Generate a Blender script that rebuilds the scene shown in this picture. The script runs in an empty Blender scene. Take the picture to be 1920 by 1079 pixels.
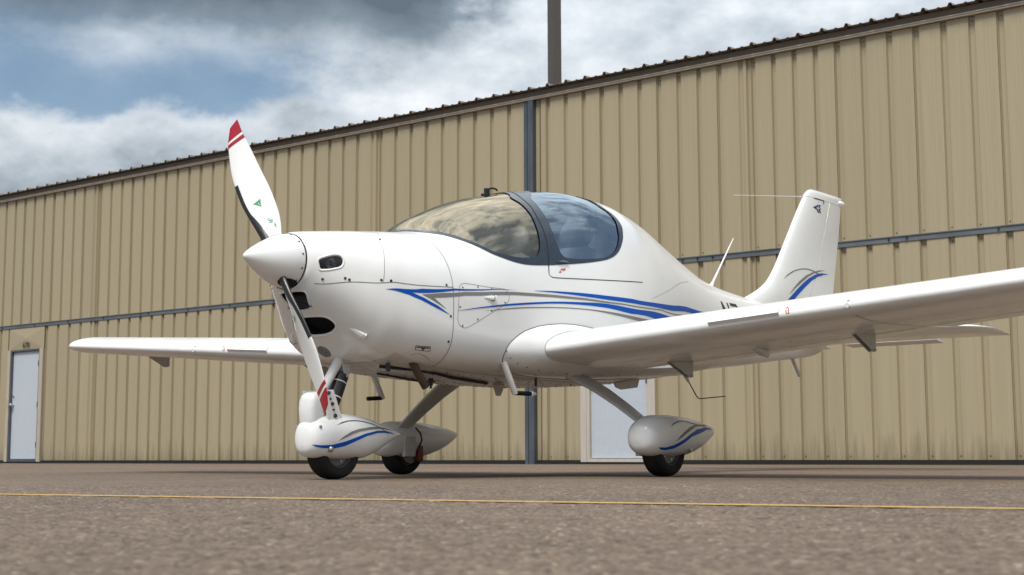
import bpy, bmesh, math, random
import numpy as np
from mathutils import Vector, Matrix
random.seed(7)
sc = bpy.context.scene
COL = sc.collection

# ------------------------------------------------------------------ camera
CAM_H, PITCH, ROLL = 0.1205, 0.1175, -0.003
cp, sp = math.cos(PITCH), math.sin(PITCH)
cr, sr = math.cos(ROLL), math.sin(ROLL)
fw = Vector((0, cp, sp)); up0 = Vector((0, -sp, cp)); rt0 = Vector((1, 0, 0))
rt = rt0 * cr + up0 * sr; up = up0 * cr - rt0 * sr
cam_d = bpy.data.cameras.new('camera')
cam = bpy.data.objects.new('camera', cam_d); COL.objects.link(cam)
cam.matrix_world = Matrix(((rt.x, up.x, -fw.x, 0), (rt.y, up.y, -fw.y, 0), (rt.z, up.z, -fw.z, CAM_H), (0, 0, 0, 1)))
cam_d.sensor_width = 36.0
cam_d.lens = 2667.0 / 1920 * 36
cam_d.clip_start = 0.05; cam_d.clip_end = 3000
cam_d.dof.use_dof = True
cam_d.dof.focus_distance = 7.6
cam_d.dof.aperture_fstop = 8.5
sc.camera = cam

# ------------------------------------------------------------------ world, sun, exposure
SUN_EL, SUN_AZ = math.radians(58), math.radians(-158)     # azimuth from +Y towards +X: behind the camera, a little left
world = bpy.data.worlds.new('World'); sc.world = world; world.use_nodes = True
W = world.node_tree; W.nodes.clear()
def wn(t, **k):
    n = W.nodes.new(t)
    for a, v in k.items(): setattr(n, a, v)
    return n
def wm(op, a, b=None, c=None, clamp=False):
    n = wn('ShaderNodeMath', operation=op, use_clamp=clamp)
    for i, v in enumerate((a, b, c)):
        if v is None: continue
        if isinstance(v, (int, float)): n.inputs[i].default_value = v
        else: W.links.new(v, n.inputs[i])
    return n.outputs[0]
def wstep(x, lo, hi):
    n = wn('ShaderNodeMapRange', interpolation_type='SMOOTHSTEP')
    W.links.new(x, n.inputs[0])
    n.inputs[1].default_value = lo; n.inputs[2].default_value = hi
    return n.outputs[0]
tc = wn('ShaderNodeTexCoord')
sep = wn('ShaderNodeSeparateXYZ'); W.links.new(tc.outputs['Generated'], sep.inputs[0])
el = wm('MULTIPLY', wm('ARCSINE', sep.outputs[2]), 57.2958)
az = wm('MULTIPLY', wm('ARCTAN2', sep.outputs[0], sep.outputs[1]), 57.2958)
def wnoise(scale, detail, rough, sx, sz, off=0.0, dist=0.0):
    cmb = wn('ShaderNodeCombineXYZ')
    W.links.new(wm('MULTIPLY_ADD', sep.outputs[0], sx, off), cmb.inputs[0])
    W.links.new(wm('MULTIPLY_ADD', sep.outputs[1], sx, off * .7), cmb.inputs[1])
    W.links.new(wm('MULTIPLY', sep.outputs[2], sz), cmb.inputs[2])
    n = wn('ShaderNodeTexNoise'); n.inputs['Scale'].default_value = scale; n.inputs['Detail'].default_value = detail
    n.inputs['Roughness'].default_value = rough; n.inputs['Distortion'].default_value = dist
    W.links.new(cmb.outputs[0], n.inputs['Vector'])
    return n.outputs[0]
SKYN = dict(
  big=wnoise(2.6, 5, .52, 1.0, 1.9, 3.1), fine=wnoise(9.0, 8, .58, 1.0, 1.7, 1.3), puff=wnoise(17, 7, .55, 1.0, 1.5, 5.7, .3))
bigc = wm('SUBTRACT', SKYN['big'], .5); finec = wm('SUBTRACT', SKYN['fine'], .5); puffc = wm('SUBTRACT', SKYN['puff'], .5)
# blue opening between the low cumulus and the higher grey layer
elw = wm('ADD', el, wm('ADD', wm('MULTIPLY', finec, 3.4), wm('MULTIPLY', puffc, 3.0)))
low_edge = wm('ADD', wm('MULTIPLY', az, .035), 14.1)
gap_lo = wstep(wm('SUBTRACT', elw, low_edge), -0.3, 0.55)
gap_hi = wstep(wm('SUBTRACT', wm('ADD', el, wm('MULTIPLY', finec, 3.5)), wm('MULTIPLY_ADD', az, -.045, 15.3)), 2.0, -1.3)
azw = wm('ADD', az, wm('MULTIPLY', finec, 9.0))
gap_az = wstep(azw, -5.0, -11.0)
gap = wm('MULTIPLY', wm('MULTIPLY', gap_lo, gap_hi), gap_az)
# broken cover elsewhere: clear openings where the large noise is low
aw = wn('ShaderNodeVectorMath', operation='DOT_PRODUCT'); W.links.new(tc.outputs['Generated'], aw.inputs[0]); aw.inputs[1].default_value = (.800, .373, .469)
other = wstep(wm('ADD', aw.outputs['Value'], wm('ADD', wm('MULTIPLY', bigc, .55), wm('MULTIPLY', finec, .5))), .79, .97)
blue = wm('MAXIMUM', gap, other)
# cloud tone: bright body, grey undersides
dark_top = wm('MULTIPLY', wstep(wm('ADD', el, wm('ADD', wm('MULTIPLY', bigc, 5.0), wm('MULTIPLY', finec, 2.6))), 15.3, 18.3), wstep(wm('ADD', az, wm('MULTIPLY', finec, 8)), 1.5, -4.0))
dark_top = wm('MULTIPLY', dark_top, wstep(el, 34, 22))
tone = wm('ADD', wm('ADD', wm('MULTIPLY', finec, 1.35), wm('MULTIPLY', bigc, .7)), wm('MULTIPLY', puffc, .65))
shade_low = wstep(el, 12.5, 9.5)
cr1 = wn('ShaderNodeValToRGB')
W.links.new(wm('ADD', wm('SUBTRACT', wm('SUBTRACT', .66, wm('MULTIPLY', dark_top, .62)), wm('MULTIPLY', shade_low, .13)), tone), cr1.inputs[0])
els = cr1.color_ramp.elements
els[0].position = 0.0; els[0].color = (.11, .14, .175, 1)
els[1].position = 1.0; els[1].color = (.86, .895, .93, 1)
e = els.new(.3); e.color = (.20, .25, .30, 1)
e = els.new(.6); e.color = (.50, .555, .61, 1)
sky = wn('ShaderNodeTexSky'); sky.sky_type = 'NISHITA'; sky.sun_disc = False
sky.sun_elevation = SUN_EL; sky.sun_rotation = SUN_AZ % (2 * math.pi)
sky.air_density = 1.0; sky.dust_density = .6; sky.ozone_density = 2.5
bg_sky = wn('ShaderNodeBackground'); bg_sky.inputs[1].default_value = 0.075
skt = wn('ShaderNodeVectorMath', operation='MULTIPLY'); skt.inputs[1].default_value = (.95, 1.05, 1.02)
W.links.new(sky.outputs[0], skt.inputs[0]); W.links.new(skt.outputs[0], bg_sky.inputs[0])
bg_cl = wn('ShaderNodeBackground')
W.links.new(wm('MULTIPLY_ADD', wm('MAXIMUM', sep.outputs[2], 0.0), 1.45, .57), bg_cl.inputs[1])     # overcast cover brightens from horizon to zenith (1 + 2 sin h)
W.links.new(cr1.outputs[0], bg_cl.inputs[0])
mixw = wn('ShaderNodeMixShader')
W.links.new(wm('SUBTRACT', 1.0, wm('MULTIPLY', blue, .86)), mixw.inputs[0])
W.links.new(bg_sky.outputs[0], mixw.inputs[1]); W.links.new(bg_cl.outputs[0], mixw.inputs[2])
wo = wn('ShaderNodeOutputWorld'); W.links.new(mixw.outputs[0], wo.inputs[0])

sun_d = bpy.data.lights.new('sun', 'SUN'); sun = bpy.data.objects.new('sun', sun_d); COL.objects.link(sun)
sun_d.energy = 2.5; sun_d.angle = math.radians(17); sun_d.color = (1.0, .95, .87)
sdir = Vector((math.sin(SUN_AZ) * math.cos(SUN_EL), math.cos(SUN_AZ) * math.cos(SUN_EL), math.sin(SUN_EL)))
sun.rotation_euler = sdir.to_track_quat('Z', 'Y').to_euler()
sc.view_settings.view_transform = 'Standard'; sc.view_settings.look = 'None'
sc.view_settings.gamma = 1.0; sc.view_settings.use_curve_mapping = False
sc.view_settings.exposure = 0.34
sc.cycles.max_bounces = 8; sc.cycles.transparent_max_bounces = 16

# ------------------------------------------------------------------ helpers
def tag(o, label=None, cat=None, group=None, kind=None):
    for k, v in (('label', label), ('category', cat), ('group', group), ('kind', kind)):
        if v: o[k] = v
    return o
def empty(name, loc, rz, label, cat, group=None):
    o = bpy.data.objects.new(name, None); COL.objects.link(o)
    o.location = loc; o.rotation_euler = (0, 0, rz); o.empty_display_size = .2
    return tag(o, label, cat, group)
def mesh(name, V, F, smooth=True, sharp=None, mats=None, fmat=None):
    me = bpy.data.meshes.new(name)
    me.from_pydata([tuple(map(float, v)) for v in V], [], [tuple(int(i) for i in f) for f in F])
    me.polygons.foreach_set('use_smooth', [smooth] * len(me.polygons))
    for m in (mats or []): me.materials.append(m)
    if fmat is not None: me.polygons.foreach_set('material_index', fmat)
    me.update()
    if smooth and sharp: me.set_sharp_from_angle(angle=math.radians(sharp))
    return me
def link(name, me, parent=None, **t):
    o = bpy.data.objects.new(name, me); COL.objects.link(o)
    if parent is not None: o.parent = parent
    return tag(o, **t)
class MB:
    """collects shapes into one mesh"""
    def __init__(s): s.V = []; s.F = []
    def add(s, V, F):
        n = len(s.V); s.V += [tuple(v) for v in V]; s.F += [tuple(i + n for i in f) for f in F]; return s
    def box(s, a, b):
        (x0, y0, z0), (x1, y1, z1) = a, b
        V = [(x0, y0, z0), (x1, y0, z0), (x1, y1, z0), (x0, y1, z0), (x0, y0, z1), (x1, y0, z1), (x1, y1, z1), (x0, y1, z1)]
        return s.add(V, [(0, 3, 2, 1), (4, 5, 6, 7), (0, 1, 5, 4), (1, 2, 6, 5), (2, 3, 7, 6), (3, 0, 4, 7)])
    def tube(s, pts, rad, n=12, cap=True, sy=1.0):
        """round tube through pts; rad scalar or list"""
        pts = [Vector(p) for p in pts]; R = rad if isinstance(rad, (list, tuple)) else [rad] * len(pts)
        V = []; F = []; ref = None
        for i, p in enumerate(pts):
            t = (pts[min(i + 1, len(pts) - 1)] - pts[max(i - 1, 0)]).normalized()
            if ref is None:
                ref = Vector((0, 0, 1)) if abs(t.z) < .9 else Vector((1, 0, 0))
            u = (ref - t * ref.dot(t)).normalized(); w = t.cross(u); ref = u
            for k in range(n):
                a = 2 * math.pi * k / n
                V.append(p + (u * math.cos(a) * sy + w * math.sin(a)) * R[i])
        for i in range(len(pts) - 1):
            for k in range(n):
                F.append((i * n + k, i * n + (k + 1) % n, (i + 1) * n + (k + 1) % n, (i + 1) * n + k))
        if cap:
            F.append(tuple(reversed(range(n)))); F.append(tuple((len(pts) - 1) * n + k for k in range(n)))
        return s.add(V, F)
    def prism(s, poly, axis, a, b):
        """polygon (2D) extruded along axis 'x','y','z' from a to b"""
        n = len(poly)
        def P(p, t): return {'x': (t, p[0], p[1]), 'y': (p[0], t, p[1]), 'z': (p[0], p[1], t)}[axis]
        V = [P(p, a) for p in poly] + [P(p, b) for p in poly]
        return s.add(V, [tuple(range(n)), tuple(reversed(range(n, 2 * n)))] + [(i + n, (i + 1) % n + n, (i + 1) % n, i) for i in range(n)])
    def loft(s, rings, cap=True, closed=True):
        n = len(rings[0]); V = [p for r in rings for p in r]; F = []
        for i in range(len(rings) - 1):
            for k in range(n if closed else n - 1):
                F.append((i * n + k, i * n + (k + 1) % n, (i + 1) * n + (k + 1) % n, (i + 1) * n + k))
        if cap:
            F.append(tuple(reversed(range(n)))); F.append(tuple((len(rings) - 1) * n + k for k in range(n)))
        return s.add(V, F)
    def make(s, name, mat, parent=None, smooth=True, sharp=35, fix=True, bevel=0, **t):
        me = mesh(name, s.V, s.F, smooth, None, [mat])
        if fix or bevel:
            bm = bmesh.new(); bm.from_mesh(me)
            if fix: bmesh.ops.recalc_face_normals(bm, faces=bm.faces)
            if bevel:
                ed = [e for e in bm.edges if len(e.link_faces) == 2 and e.calc_face_angle(0) > .6]
                bmesh.ops.bevel(bm, geom=ed, offset=bevel, segments=2, affect='EDGES', profile=.5)
            bm.to_mesh(me); bm.free()
            me.polygons.foreach_set('use_smooth', [smooth] * len(me.polygons))
        if smooth and sharp: me.set_sharp_from_angle(angle=math.radians(sharp))
        return link(name, me, parent, **t)
def pchip(X, Y):
    X = np.asarray(X, float); Y = np.asarray(Y, float); h = np.diff(X); d = np.diff(Y) / h; m = np.zeros_like(Y)
    for i in range(1, len(X) - 1):
        if d[i - 1] * d[i] > 0:
            w1 = 2 * h[i] + h[i - 1]; w2 = h[i] + 2 * h[i - 1]; m[i] = (w1 + w2) / (w1 / d[i - 1] + w2 / d[i])
    m[0] = d[0]; m[-1] = d[-1]
    def f(x):
        x = np.clip(np.asarray(x, float), X[0], X[-1]); i = np.clip(np.searchsorted(X, x) - 1, 0, len(X) - 2)
        t = (x - X[i]) / h[i]
        return Y[i] * (1 + 2 * t) * (1 - t) ** 2 + m[i] * h[i] * t * (1 - t) ** 2 + Y[i + 1] * t * t * (3 - 2 * t) + m[i + 1] * h[i] * t * t * (t - 1)
    return f
# ------------------------------------------------------------------ fuselage surface: cross-sections along x (aft), port is -y
_T = np.array([
 # x     zt     zb     zm     w      nt   nb
 (0.288, 1.244, 0.955, 1.100, 0.147, 2.0, 2.0),
 (0.300, 1.250, 0.950, 1.092, 0.166, 2.0, 2.0),
 (0.330, 1.257, 0.918, 1.082, 0.190, 2.1, 2.2),
 (0.380, 1.264, 0.868, 1.060, 0.230, 2.2, 2.4),
 (0.440, 1.271, 0.812, 1.040, 0.276, 2.3, 2.5),
 (0.500, 1.278, 0.752, 1.020, 0.320, 2.4, 2.6),
 (0.570, 1.286, 0.685, 1.000, 0.372, 2.4, 2.7),
 (0.640, 1.293, 0.630, 0.988, 0.410, 2.4, 3.0),
 (0.710, 1.300, 0.613, 0.965, 0.436, 2.400, 3.200),
 (0.780, 1.308, 0.600, 0.945, 0.460, 2.400, 3.500),
 (0.980, 1.330, 0.578, 0.915, 0.505, 2.300, 4.200),
 (1.090, 1.350, 0.570, 0.905, 0.520, 2.250, 4.500),
 (1.294, 1.472, 0.560, 0.895, 0.540, 2.150, 4.600),
 (1.569, 1.590, 0.550, 0.895, 0.553, 2.100, 4.600),
 (1.860, 1.668, 0.540, 0.895, 0.560, 2.050, 4.600),
 (2.250, 1.742, 0.538, 0.895, 0.558, 2.000, 4.600),
 (2.580, 1.775, 0.548, 0.905, 0.540, 2.000, 4.600),
 (2.900, 1.762, 0.572, 0.930, 0.498, 2.000, 4.000),
 (3.203, 1.708, 0.604, 0.965, 0.440, 2.000, 3.400),
 (3.522, 1.600, 0.632, 1.015, 0.372, 2.0, 2.8),
 (3.858, 1.482, 0.674, 1.030, 0.308, 2.0, 2.7),
 (4.140, 1.396, 0.712, 1.040, 0.262, 2.0, 2.6),
 (4.435, 1.344, 0.745, 1.050, 0.225, 2.1, 2.5),
 (4.900, 1.304, 0.792, 1.065, 0.185, 2.1, 2.4),
 (5.400, 1.270, 0.848, 1.080, 0.140, 2.1, 2.3),
 (5.850, 1.238, 0.896, 1.085, 0.098, 2.0, 2.2),
 (6.050, 1.222, 0.925, 1.090, 0.078, 2.0, 2.1),
 (6.220, 1.208, 0.975, 1.095, 0.055, 2.0, 2.0),
 (6.360, 1.180, 1.050, 1.110, 0.025, 2.0, 2.0)])
_f = [pchip(_T[:, 0], _T[:, i]) for i in range(1, 7)]
def surf(x, ph):
    """point of the fuselage skin; ph = angle from straight up, positive to port (-y)"""
    x = np.asarray(x, float); ph = np.asarray(ph, float)
    zt, zb, zm, w, nt, nb = [g(x) for g in _f]
    c = np.cos(ph); s = np.sin(ph)
    H = np.where(c >= 0, zt - zm, zm - zb); n = np.where(c >= 0, nt, nb)
    r = ((np.abs(s) / w) ** n + (np.abs(c) / H) ** n) ** (-1 / n)
    return np.stack([x + 0 * r, -r * s, zm + r * c], -1)
def surf_n(x, ph):
    e = 2e-3
    a = surf(np.minimum(x + e, 6.36), ph) - surf(np.maximum(x - e, .288), ph); b = surf(x, ph + e) - surf(x, ph - e)
    n = np.cross(b, a); n = n / np.linalg.norm(n, axis=-1, keepdims=True)
    o = surf(x, ph); ref = o - np.stack([o[..., 0], 0 * o[..., 0], _f[2](o[..., 0])], -1)
    return np.where((n * ref).sum(-1, keepdims=True) < 0, -n, n)
# ------------------------------------------------------------------ materials
def mat(name, col, rough=.5, metal=0.0, coat=0.0, spec=.5, noise=None, bump=None, rnd=0.0):
    """noise=(scale, amount, stretch xyz) varies the colour; bump=(scale, strength, distance)"""
    m = bpy.data.materials.new(name); m.use_nodes = True
    nt = m.node_tree; b = nt.nodes['Principled BSDF']
    b.inputs['Base Color'].default_value = (*col, 1); b.inputs['Roughness'].default_value = rough
    b.inputs['Metallic'].default_value = metal; b.inputs['Coat Weight'].default_value = coat
    b.inputs['Coat Roughness'].default_value = .06; b.inputs['Specular IOR Level'].default_value = spec
    tcn = nt.nodes.new('ShaderNodeTexCoord')
    if noise:
        sc_, am, st = noise
        mp = nt.nodes.new('ShaderNodeMapping'); mp.inputs['Scale'].default_value = st
        nt.links.new(tcn.outputs['Object'], mp.inputs[0])
        n = nt.nodes.new('ShaderNodeTexNoise'); n.inputs['Scale'].default_value = sc_; n.inputs['Detail'].default_value = 6
        n.inputs['Roughness'].default_value = .6
        nt.links.new(mp.outputs[0], n.inputs['Vector'])
        mr = nt.nodes.new('ShaderNodeMapRange'); mr.inputs[1].default_value = .25; mr.inputs[2].default_value = .75
        mr.inputs[3].default_value = 1 - am; mr.inputs[4].default_value = 1 + am
        nt.links.new(n.outputs[0], mr.inputs[0])
        v = mr.outputs[0]
        if rnd:
            oi = nt.nodes.new('ShaderNodeObjectInfo')
            r2 = nt.nodes.new('ShaderNodeMapRange'); r2.inputs[3].default_value = 1 - rnd; r2.inputs[4].default_value = 1 + rnd
            nt.links.new(oi.outputs['Random'], r2.inputs[0])
            mm = nt.nodes.new('ShaderNodeMath'); mm.operation = 'MULTIPLY'
            nt.links.new(v, mm.inputs[0]); nt.links.new(r2.outputs[0], mm.inputs[1]); v = mm.outputs[0]
        mx = nt.nodes.new('ShaderNodeVectorMath'); mx.operation = 'SCALE'; mx.inputs[0].default_value = col
        nt.links.new(v, mx.inputs['Scale']); nt.links.new(mx.outputs[0], b.inputs['Base Color'])
        r3 = nt.nodes.new('ShaderNodeMapRange'); r3.inputs[1].default_value = .3; r3.inputs[2].default_value = .7
        r3.inputs[3].default_value = rough * .85; r3.inputs[4].default_value = min(1, rough * 1.2)
        nt.links.new(n.outputs[0], r3.inputs[0]); nt.links.new(r3.outputs[0], b.inputs['Roughness'])
    if bump:
        n2 = nt.nodes.new('ShaderNodeTexNoise'); n2.inputs['Scale'].default_value = bump[0]; n2.inputs['Detail'].default_value = 3
        nt.links.new(tcn.outputs['Object'], n2.inputs['Vector'])
        bp = nt.nodes.new('ShaderNodeBump'); bp.inputs['Strength'].default_value = bump[1]; bp.inputs['Distance'].default_value = bump[2]
        nt.links.new(n2.outputs[0], bp.inputs['Height']); nt.links.new(bp.outputs[0], b.inputs['Normal'])
    return m
M = {}
M['white'] = mat('white_paint', (.80, .80, .785), .2, coat=.35, noise=(5, .02, (1, 1, 1)))
M['wing'] = mat('white_wing_paint', (.78, .78, .765), .2, coat=.12, noise=(2.5, .035, (1, 1, 1)), bump=(4.5, .22, .05))
M['belly'] = mat('belly_shade_white', (.62, .60, .57), .28, noise=(6, .12, (.4, 2, 1)), bump=(5, .25, .03))  # the aircraft white, darkened for the shade under the belly
M['gear'] = mat('gear_leg_paint', (.55, .55, .53), .3, noise=(12, .06, (1, 1, 1)))
M['blue'] = mat('blue_stripe', (.0, .080, .42), .35, spec=.22, noise=(9, .04, (1, 1, 1)))
M['navy'] = mat('navy_print', (.015, .03, .14), .3, noise=(9, .04, (1, 1, 1)))
M['grey'] = mat('grey_stripe', (.20, .20, .195), .35, spec=.3, noise=(9, .05, (1, 1, 1)))
M['frame'] = mat('canopy_frame', (.028, .036, .048), .22, coat=.2, noise=(30, .15, (1, 1, 1)))
M['black'] = mat('black_rubber', (.013, .013, .0135), .75, spec=.3, noise=(30, .3, (1, 1, 1)), bump=(70, .25, .004))
M['plastic'] = mat('black_plastic', (.014, .014, .015), .35, noise=(40, .2, (1, 1, 1)))
M['dark'] = mat('dark_recess', (.006, .006, .006), .8, noise=(40, .3, (1, 1, 1)))
M['seam'] = mat('seam_shadow_gap', (.13, .13, .13), .7, noise=(40, .2, (1, 1, 1)))
M['screw'] = mat('steel_screw', (.10, .09, .085), .35, metal=.8, noise=(60, .3, (1, 1, 1)))
M['steel'] = mat('bright_steel', (.55, .54, .52), .3, metal=1, noise=(40, .15, (1, 1, 1)))
M['alu'] = mat('wheel_alloy', (.16, .16, .165), .4, metal=.8, noise=(40, .2, (1, 1, 1)))
M['red'] = mat('red_paint', (.36, .008, .022), .25, coat=.3, noise=(15, .08, (1, 1, 1)))
M['redprint'] = mat('red_print', (.55, .06, .03), .4, noise=(15, .08, (1, 1, 1)))
M['green'] = mat('green_print', (.01, .28, .09), .35, noise=(15, .08, (1, 1, 1)))
M['print'] = mat('black_print', (.03, .03, .03), .4, noise=(15, .08, (1, 1, 1)))
M['exhaust'] = mat('heat_stained_exhaust', (.10, .065, .05), .5, metal=.6, noise=(25, .35, (1, 1, .3)))
M['caliper'] = mat('brake_red', (.16, .02, .012), .45, noise=(30, .3, (1, 1, 1)))
M['interior'] = mat('cockpit_lining', (.30, .30, .31), .75, noise=(30, .15, (1, 1, 1)))
M['seat'] = mat('seat_leather', (.27, .285, .31), .5, noise=(25, .12, (1, 1, 1)), bump=(90, .15, .003))
M['mesh'] = mat('wire_mesh', (.20, .20, .20), .5, metal=.3, noise=(95, .95, (1, 1, 1)))
M['lamp'] = mat('lamp_reflector', (.35, .35, .35), .12, metal=1, noise=(60, .5, (1, 3, 1)))
def glass(name, tint, ior, rough=.0, film=0.0, gtint=(.95, .97, 1)):
    m = bpy.data.materials.new(name); m.use_nodes = True; nt = m.node_tree; nt.nodes.clear()
    out = nt.nodes.new('ShaderNodeOutputMaterial'); mx = nt.nodes.new('ShaderNodeMixShader')
    tr = nt.nodes.new('ShaderNodeBsdfTransparent'); tr.inputs[0].default_value = (*tint, 1)
    gl = nt.nodes.new('ShaderNodeBsdfGlossy'); gl.inputs['Roughness'].default_value = rough; gl.inputs[0].default_value = (*gtint, 1)
    fr = nt.nodes.new('ShaderNodeFresnel'); fr.inputs[0].default_value = ior
    tcn = nt.nodes.new('ShaderNodeTexCoord'); n2 = nt.nodes.new('ShaderNodeTexNoise'); n2.inputs['Scale'].default_value = 2.2
    nt.links.new(tcn.outputs['Object'], n2.inputs['Vector'])
    bp = nt.nodes.new('ShaderNodeBump'); bp.inputs['Strength'].default_value = .04; bp.inputs['Distance'].default_value = .05
    nt.links.new(n2.outputs[0], bp.inputs['Height']); nt.links.new(bp.outputs[0], gl.inputs['Normal']); nt.links.new(bp.outputs[0], fr.inputs['Normal'])
    fa = nt.nodes.new('ShaderNodeMath'); fa.use_clamp = True; fa.inputs[1].default_value = film; nt.links.new(fr.outputs[0], fa.inputs[0]); nt.links.new(fa.outputs[0], mx.inputs[0]); nt.links.new(tr.outputs[0], mx.inputs[1]); nt.links.new(gl.outputs[0], mx.inputs[2])
    nt.links.new(mx.outputs[0], out.inputs[0]); return m
M['windshield'] = glass('windshield_glass', (.95, .89, .76), 1.5, film=.26, gtint=(1, .84, .60))
M['rearglass'] = glass('rear_window_glass', (.78, .84, .90), 1.5, film=.29, gtint=(.80, .92, 1))
M['lensglass'] = glass('lamp_glass', (.8, .8, .8), 1.5)

# ------------------------------------------------------------------ ground
def asphalt():
    m = bpy.data.materials.new('asphalt'); m.use_nodes = True; nt = m.node_tree; b = nt.nodes['Principled BSDF']
    def N(t, **k):
        n = nt.nodes.new(t)
        for a, v in k.items(): setattr(n, a, v)
        return n
    g = N('ShaderNodeNewGeometry')
    def noise(s, d=4, r=.55):
        n = N('ShaderNodeTexNoise'); n.inputs['Scale'].default_value = s; n.inputs['Detail'].default_value = d; n.inputs['Roughness'].default_value = r
        nt.links.new(g.outputs['Position'], n.inputs['Vector']); return n
    v = N('ShaderNodeTexVoronoi'); v.inputs['Scale'].default_value = 120; v.inputs['Randomness'].default_value = 1
    nt.links.new(g.outputs['Position'], v.inputs['Vector'])
    fine, mid, big = noise(190, 3), noise(14, 5), noise(.55, 5, .6)
    grit = N('ShaderNodeValToRGB'); nt.links.new(v.outputs['Color'], grit.inputs[0])
    e = grit.color_ramp.elements
    e[0].position = .10; e[0].color = (.066, .047, .034, 1); e[1].position = .99; e[1].color = (.40, .33, .25, 1)
    k = e.new(.45); k.color = (.146, .104, .074, 1); k = e.new(.8); k.color = (.193, .140, .101, 1)
    def mul(c, s):
        x = N('ShaderNodeVectorMath', operation='SCALE'); nt.links.new(c, x.inputs[0]); nt.links.new(s, x.inputs['Scale']); return x.outputs[0]
    def mr(x, a, bb, lo=.3, hi=.7):
        n = N('ShaderNodeMapRange'); n.inputs[1].default_value = lo; n.inputs[2].default_value = hi; n.inputs[3].default_value = a; n.inputs[4].default_value = bb
        nt.links.new(x, n.inputs[0]); return n.outputs[0]
    c = mul(grit.outputs[0], mr(mid.outputs[0], .80, 1.2)); c = mul(c, mr(big.outputs[0], .82, 1.18)); c = mul(c, mr(fine.outputs[0], .75, 1.28))
    nt.links.new(c, b.inputs['Base Color'])
    b.inputs['Roughness'].default_value = .82; b.inputs['Specular IOR Level'].default_value = .35
    hsum = N('ShaderNodeMath', operation='MULTIPLY_ADD'); nt.links.new(v.outputs['Distance'], hsum.inputs[0]); hsum.inputs[1].default_value = -1.0
    nt.links.new(fine.outputs[0], hsum.inputs[2])
    bp = N('ShaderNodeBump'); bp.inputs['Strength'].default_value = .75; bp.inputs['Distance'].default_value = .006
    nt.links.new(hsum.outputs[0], bp.inputs['Height']); nt.links.new(bp.outputs[0], b.inputs['Normal'])
    return m
M['asphalt'] = asphalt()
gs = 900
link('ground', mesh('ground', [(-gs, -gs, 0), (gs, -gs, 0), (gs, gs, 0), (-gs, gs, 0)], [(0, 1, 2, 3)], False, None, [M['asphalt']]), kind='structure')
def worn_paint():
    m = mat('worn_yellow_paint', (.46, .29, .08), .7, noise=(60, .25, (1, 1, 1)))
    nt = m.node_tree; b = nt.nodes['Principled BSDF']; out = nt.nodes['Material Output']
    g = nt.nodes.new('ShaderNodeNewGeometry'); n = nt.nodes.new('ShaderNodeTexNoise'); n.inputs['Scale'].default_value = 45; n.inputs['Detail'].default_value = 6
    nt.links.new(g.outputs['Position'], n.inputs['Vector'])
    mr = nt.nodes.new('ShaderNodeMapRange'); mr.inputs[1].default_value = .27; mr.inputs[2].default_value = .37
    nt.links.new(n.outputs[0], mr.inputs[0])
    t = nt.nodes.new('ShaderNodeBsdfTransparent'); mx = nt.nodes.new('ShaderNodeMixShader')
    nt.links.new(mr.outputs[0], mx.inputs[0]); nt.links.new(t.outputs[0], mx.inputs[1]); nt.links.new(b.outputs[0], mx.inputs[2])
    nt.links.new(mx.outputs[0], out.inputs[0]); return m
# coarse stone relief of the asphalt in front of the camera, real bumps of a few millimetres
_rng = np.random.default_rng(5)
GX0, GX1, GY0, GY1, GC = -3.1, 3.1, .95, 6.2, .0085
_nx, _ny = int((GX1 - GX0) / GC), int((GY1 - GY0) / GC)
def _blur(a, k):
    for _ in range(k): a = (a + np.roll(a, 1, 0) + np.roll(a, -1, 0) + np.roll(a, 1, 1) + np.roll(a, -1, 1)) / 5
    return (a - a.mean()) / a.std()
_h = .00045 * _blur(_rng.random((_ny, _nx)), 1) + .00055 * _blur(_rng.random((_ny, _nx)), 4) + .0006 * _blur(_rng.random((_ny, _nx)), 40)
_h = np.clip(_h + .0030, .0008, .010)
_e = np.minimum(np.minimum(np.arange(_nx), _nx - 1 - np.arange(_nx))[None, :], np.minimum(np.arange(_ny), _ny - 1 - np.arange(_ny))[:, None]) * GC
_h = .0006 + (_h - .0006) * np.clip(_e / .5, 0, 1)
_X, _Y = np.meshgrid(GX0 + np.arange(_nx) * GC, GY0 + np.arange(_ny) * GC)
_co = np.stack([_X, _Y, _h], -1).reshape(-1, 3).astype(np.float32)
_i = (np.arange(_ny - 1)[:, None] * _nx + np.arange(_nx - 1)[None, :]).ravel()
_q = np.stack([_i, _i + 1, _i + _nx + 1, _i + _nx], -1).astype(np.int32)
_me = bpy.data.meshes.new('asphalt_relief'); _me.vertices.add(len(_co)); _me.vertices.foreach_set('co', _co.ravel())
_me.loops.add(_q.size); _me.loops.foreach_set('vertex_index', _q.ravel()); _me.polygons.add(len(_q))
_me.polygons.foreach_set('loop_start', np.arange(0, _q.size, 4, dtype=np.int32)); _me.polygons.foreach_set('loop_total', np.full(len(_q), 4, np.int32))
_me.polygons.foreach_set('use_smooth', np.ones(len(_q), bool)); _me.update(calc_edges=True); _me.materials.append(M['asphalt'])
link('asphalt_relief', _me, kind='structure')
def ground_h(x, y):
    i, j = int(round((x - GX0) / GC)), int(round((y - GY0) / GC))
    return float(_h[j, i]) if 0 <= i < _nx and 0 <= j < _ny else 0.0
M['yellow'] = worn_paint()
la = Vector((-1.602, 4.49, 0)); lb = Vector((1.102, 3.05, 0)); ld = (lb - la).normalized(); ln = Vector((-ld.y, ld.x, 0)) * .038
a = la - ld * 14; b_ = lb + ld * 14
V = []; n_ = int((b_ - a).length / .02)
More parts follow.
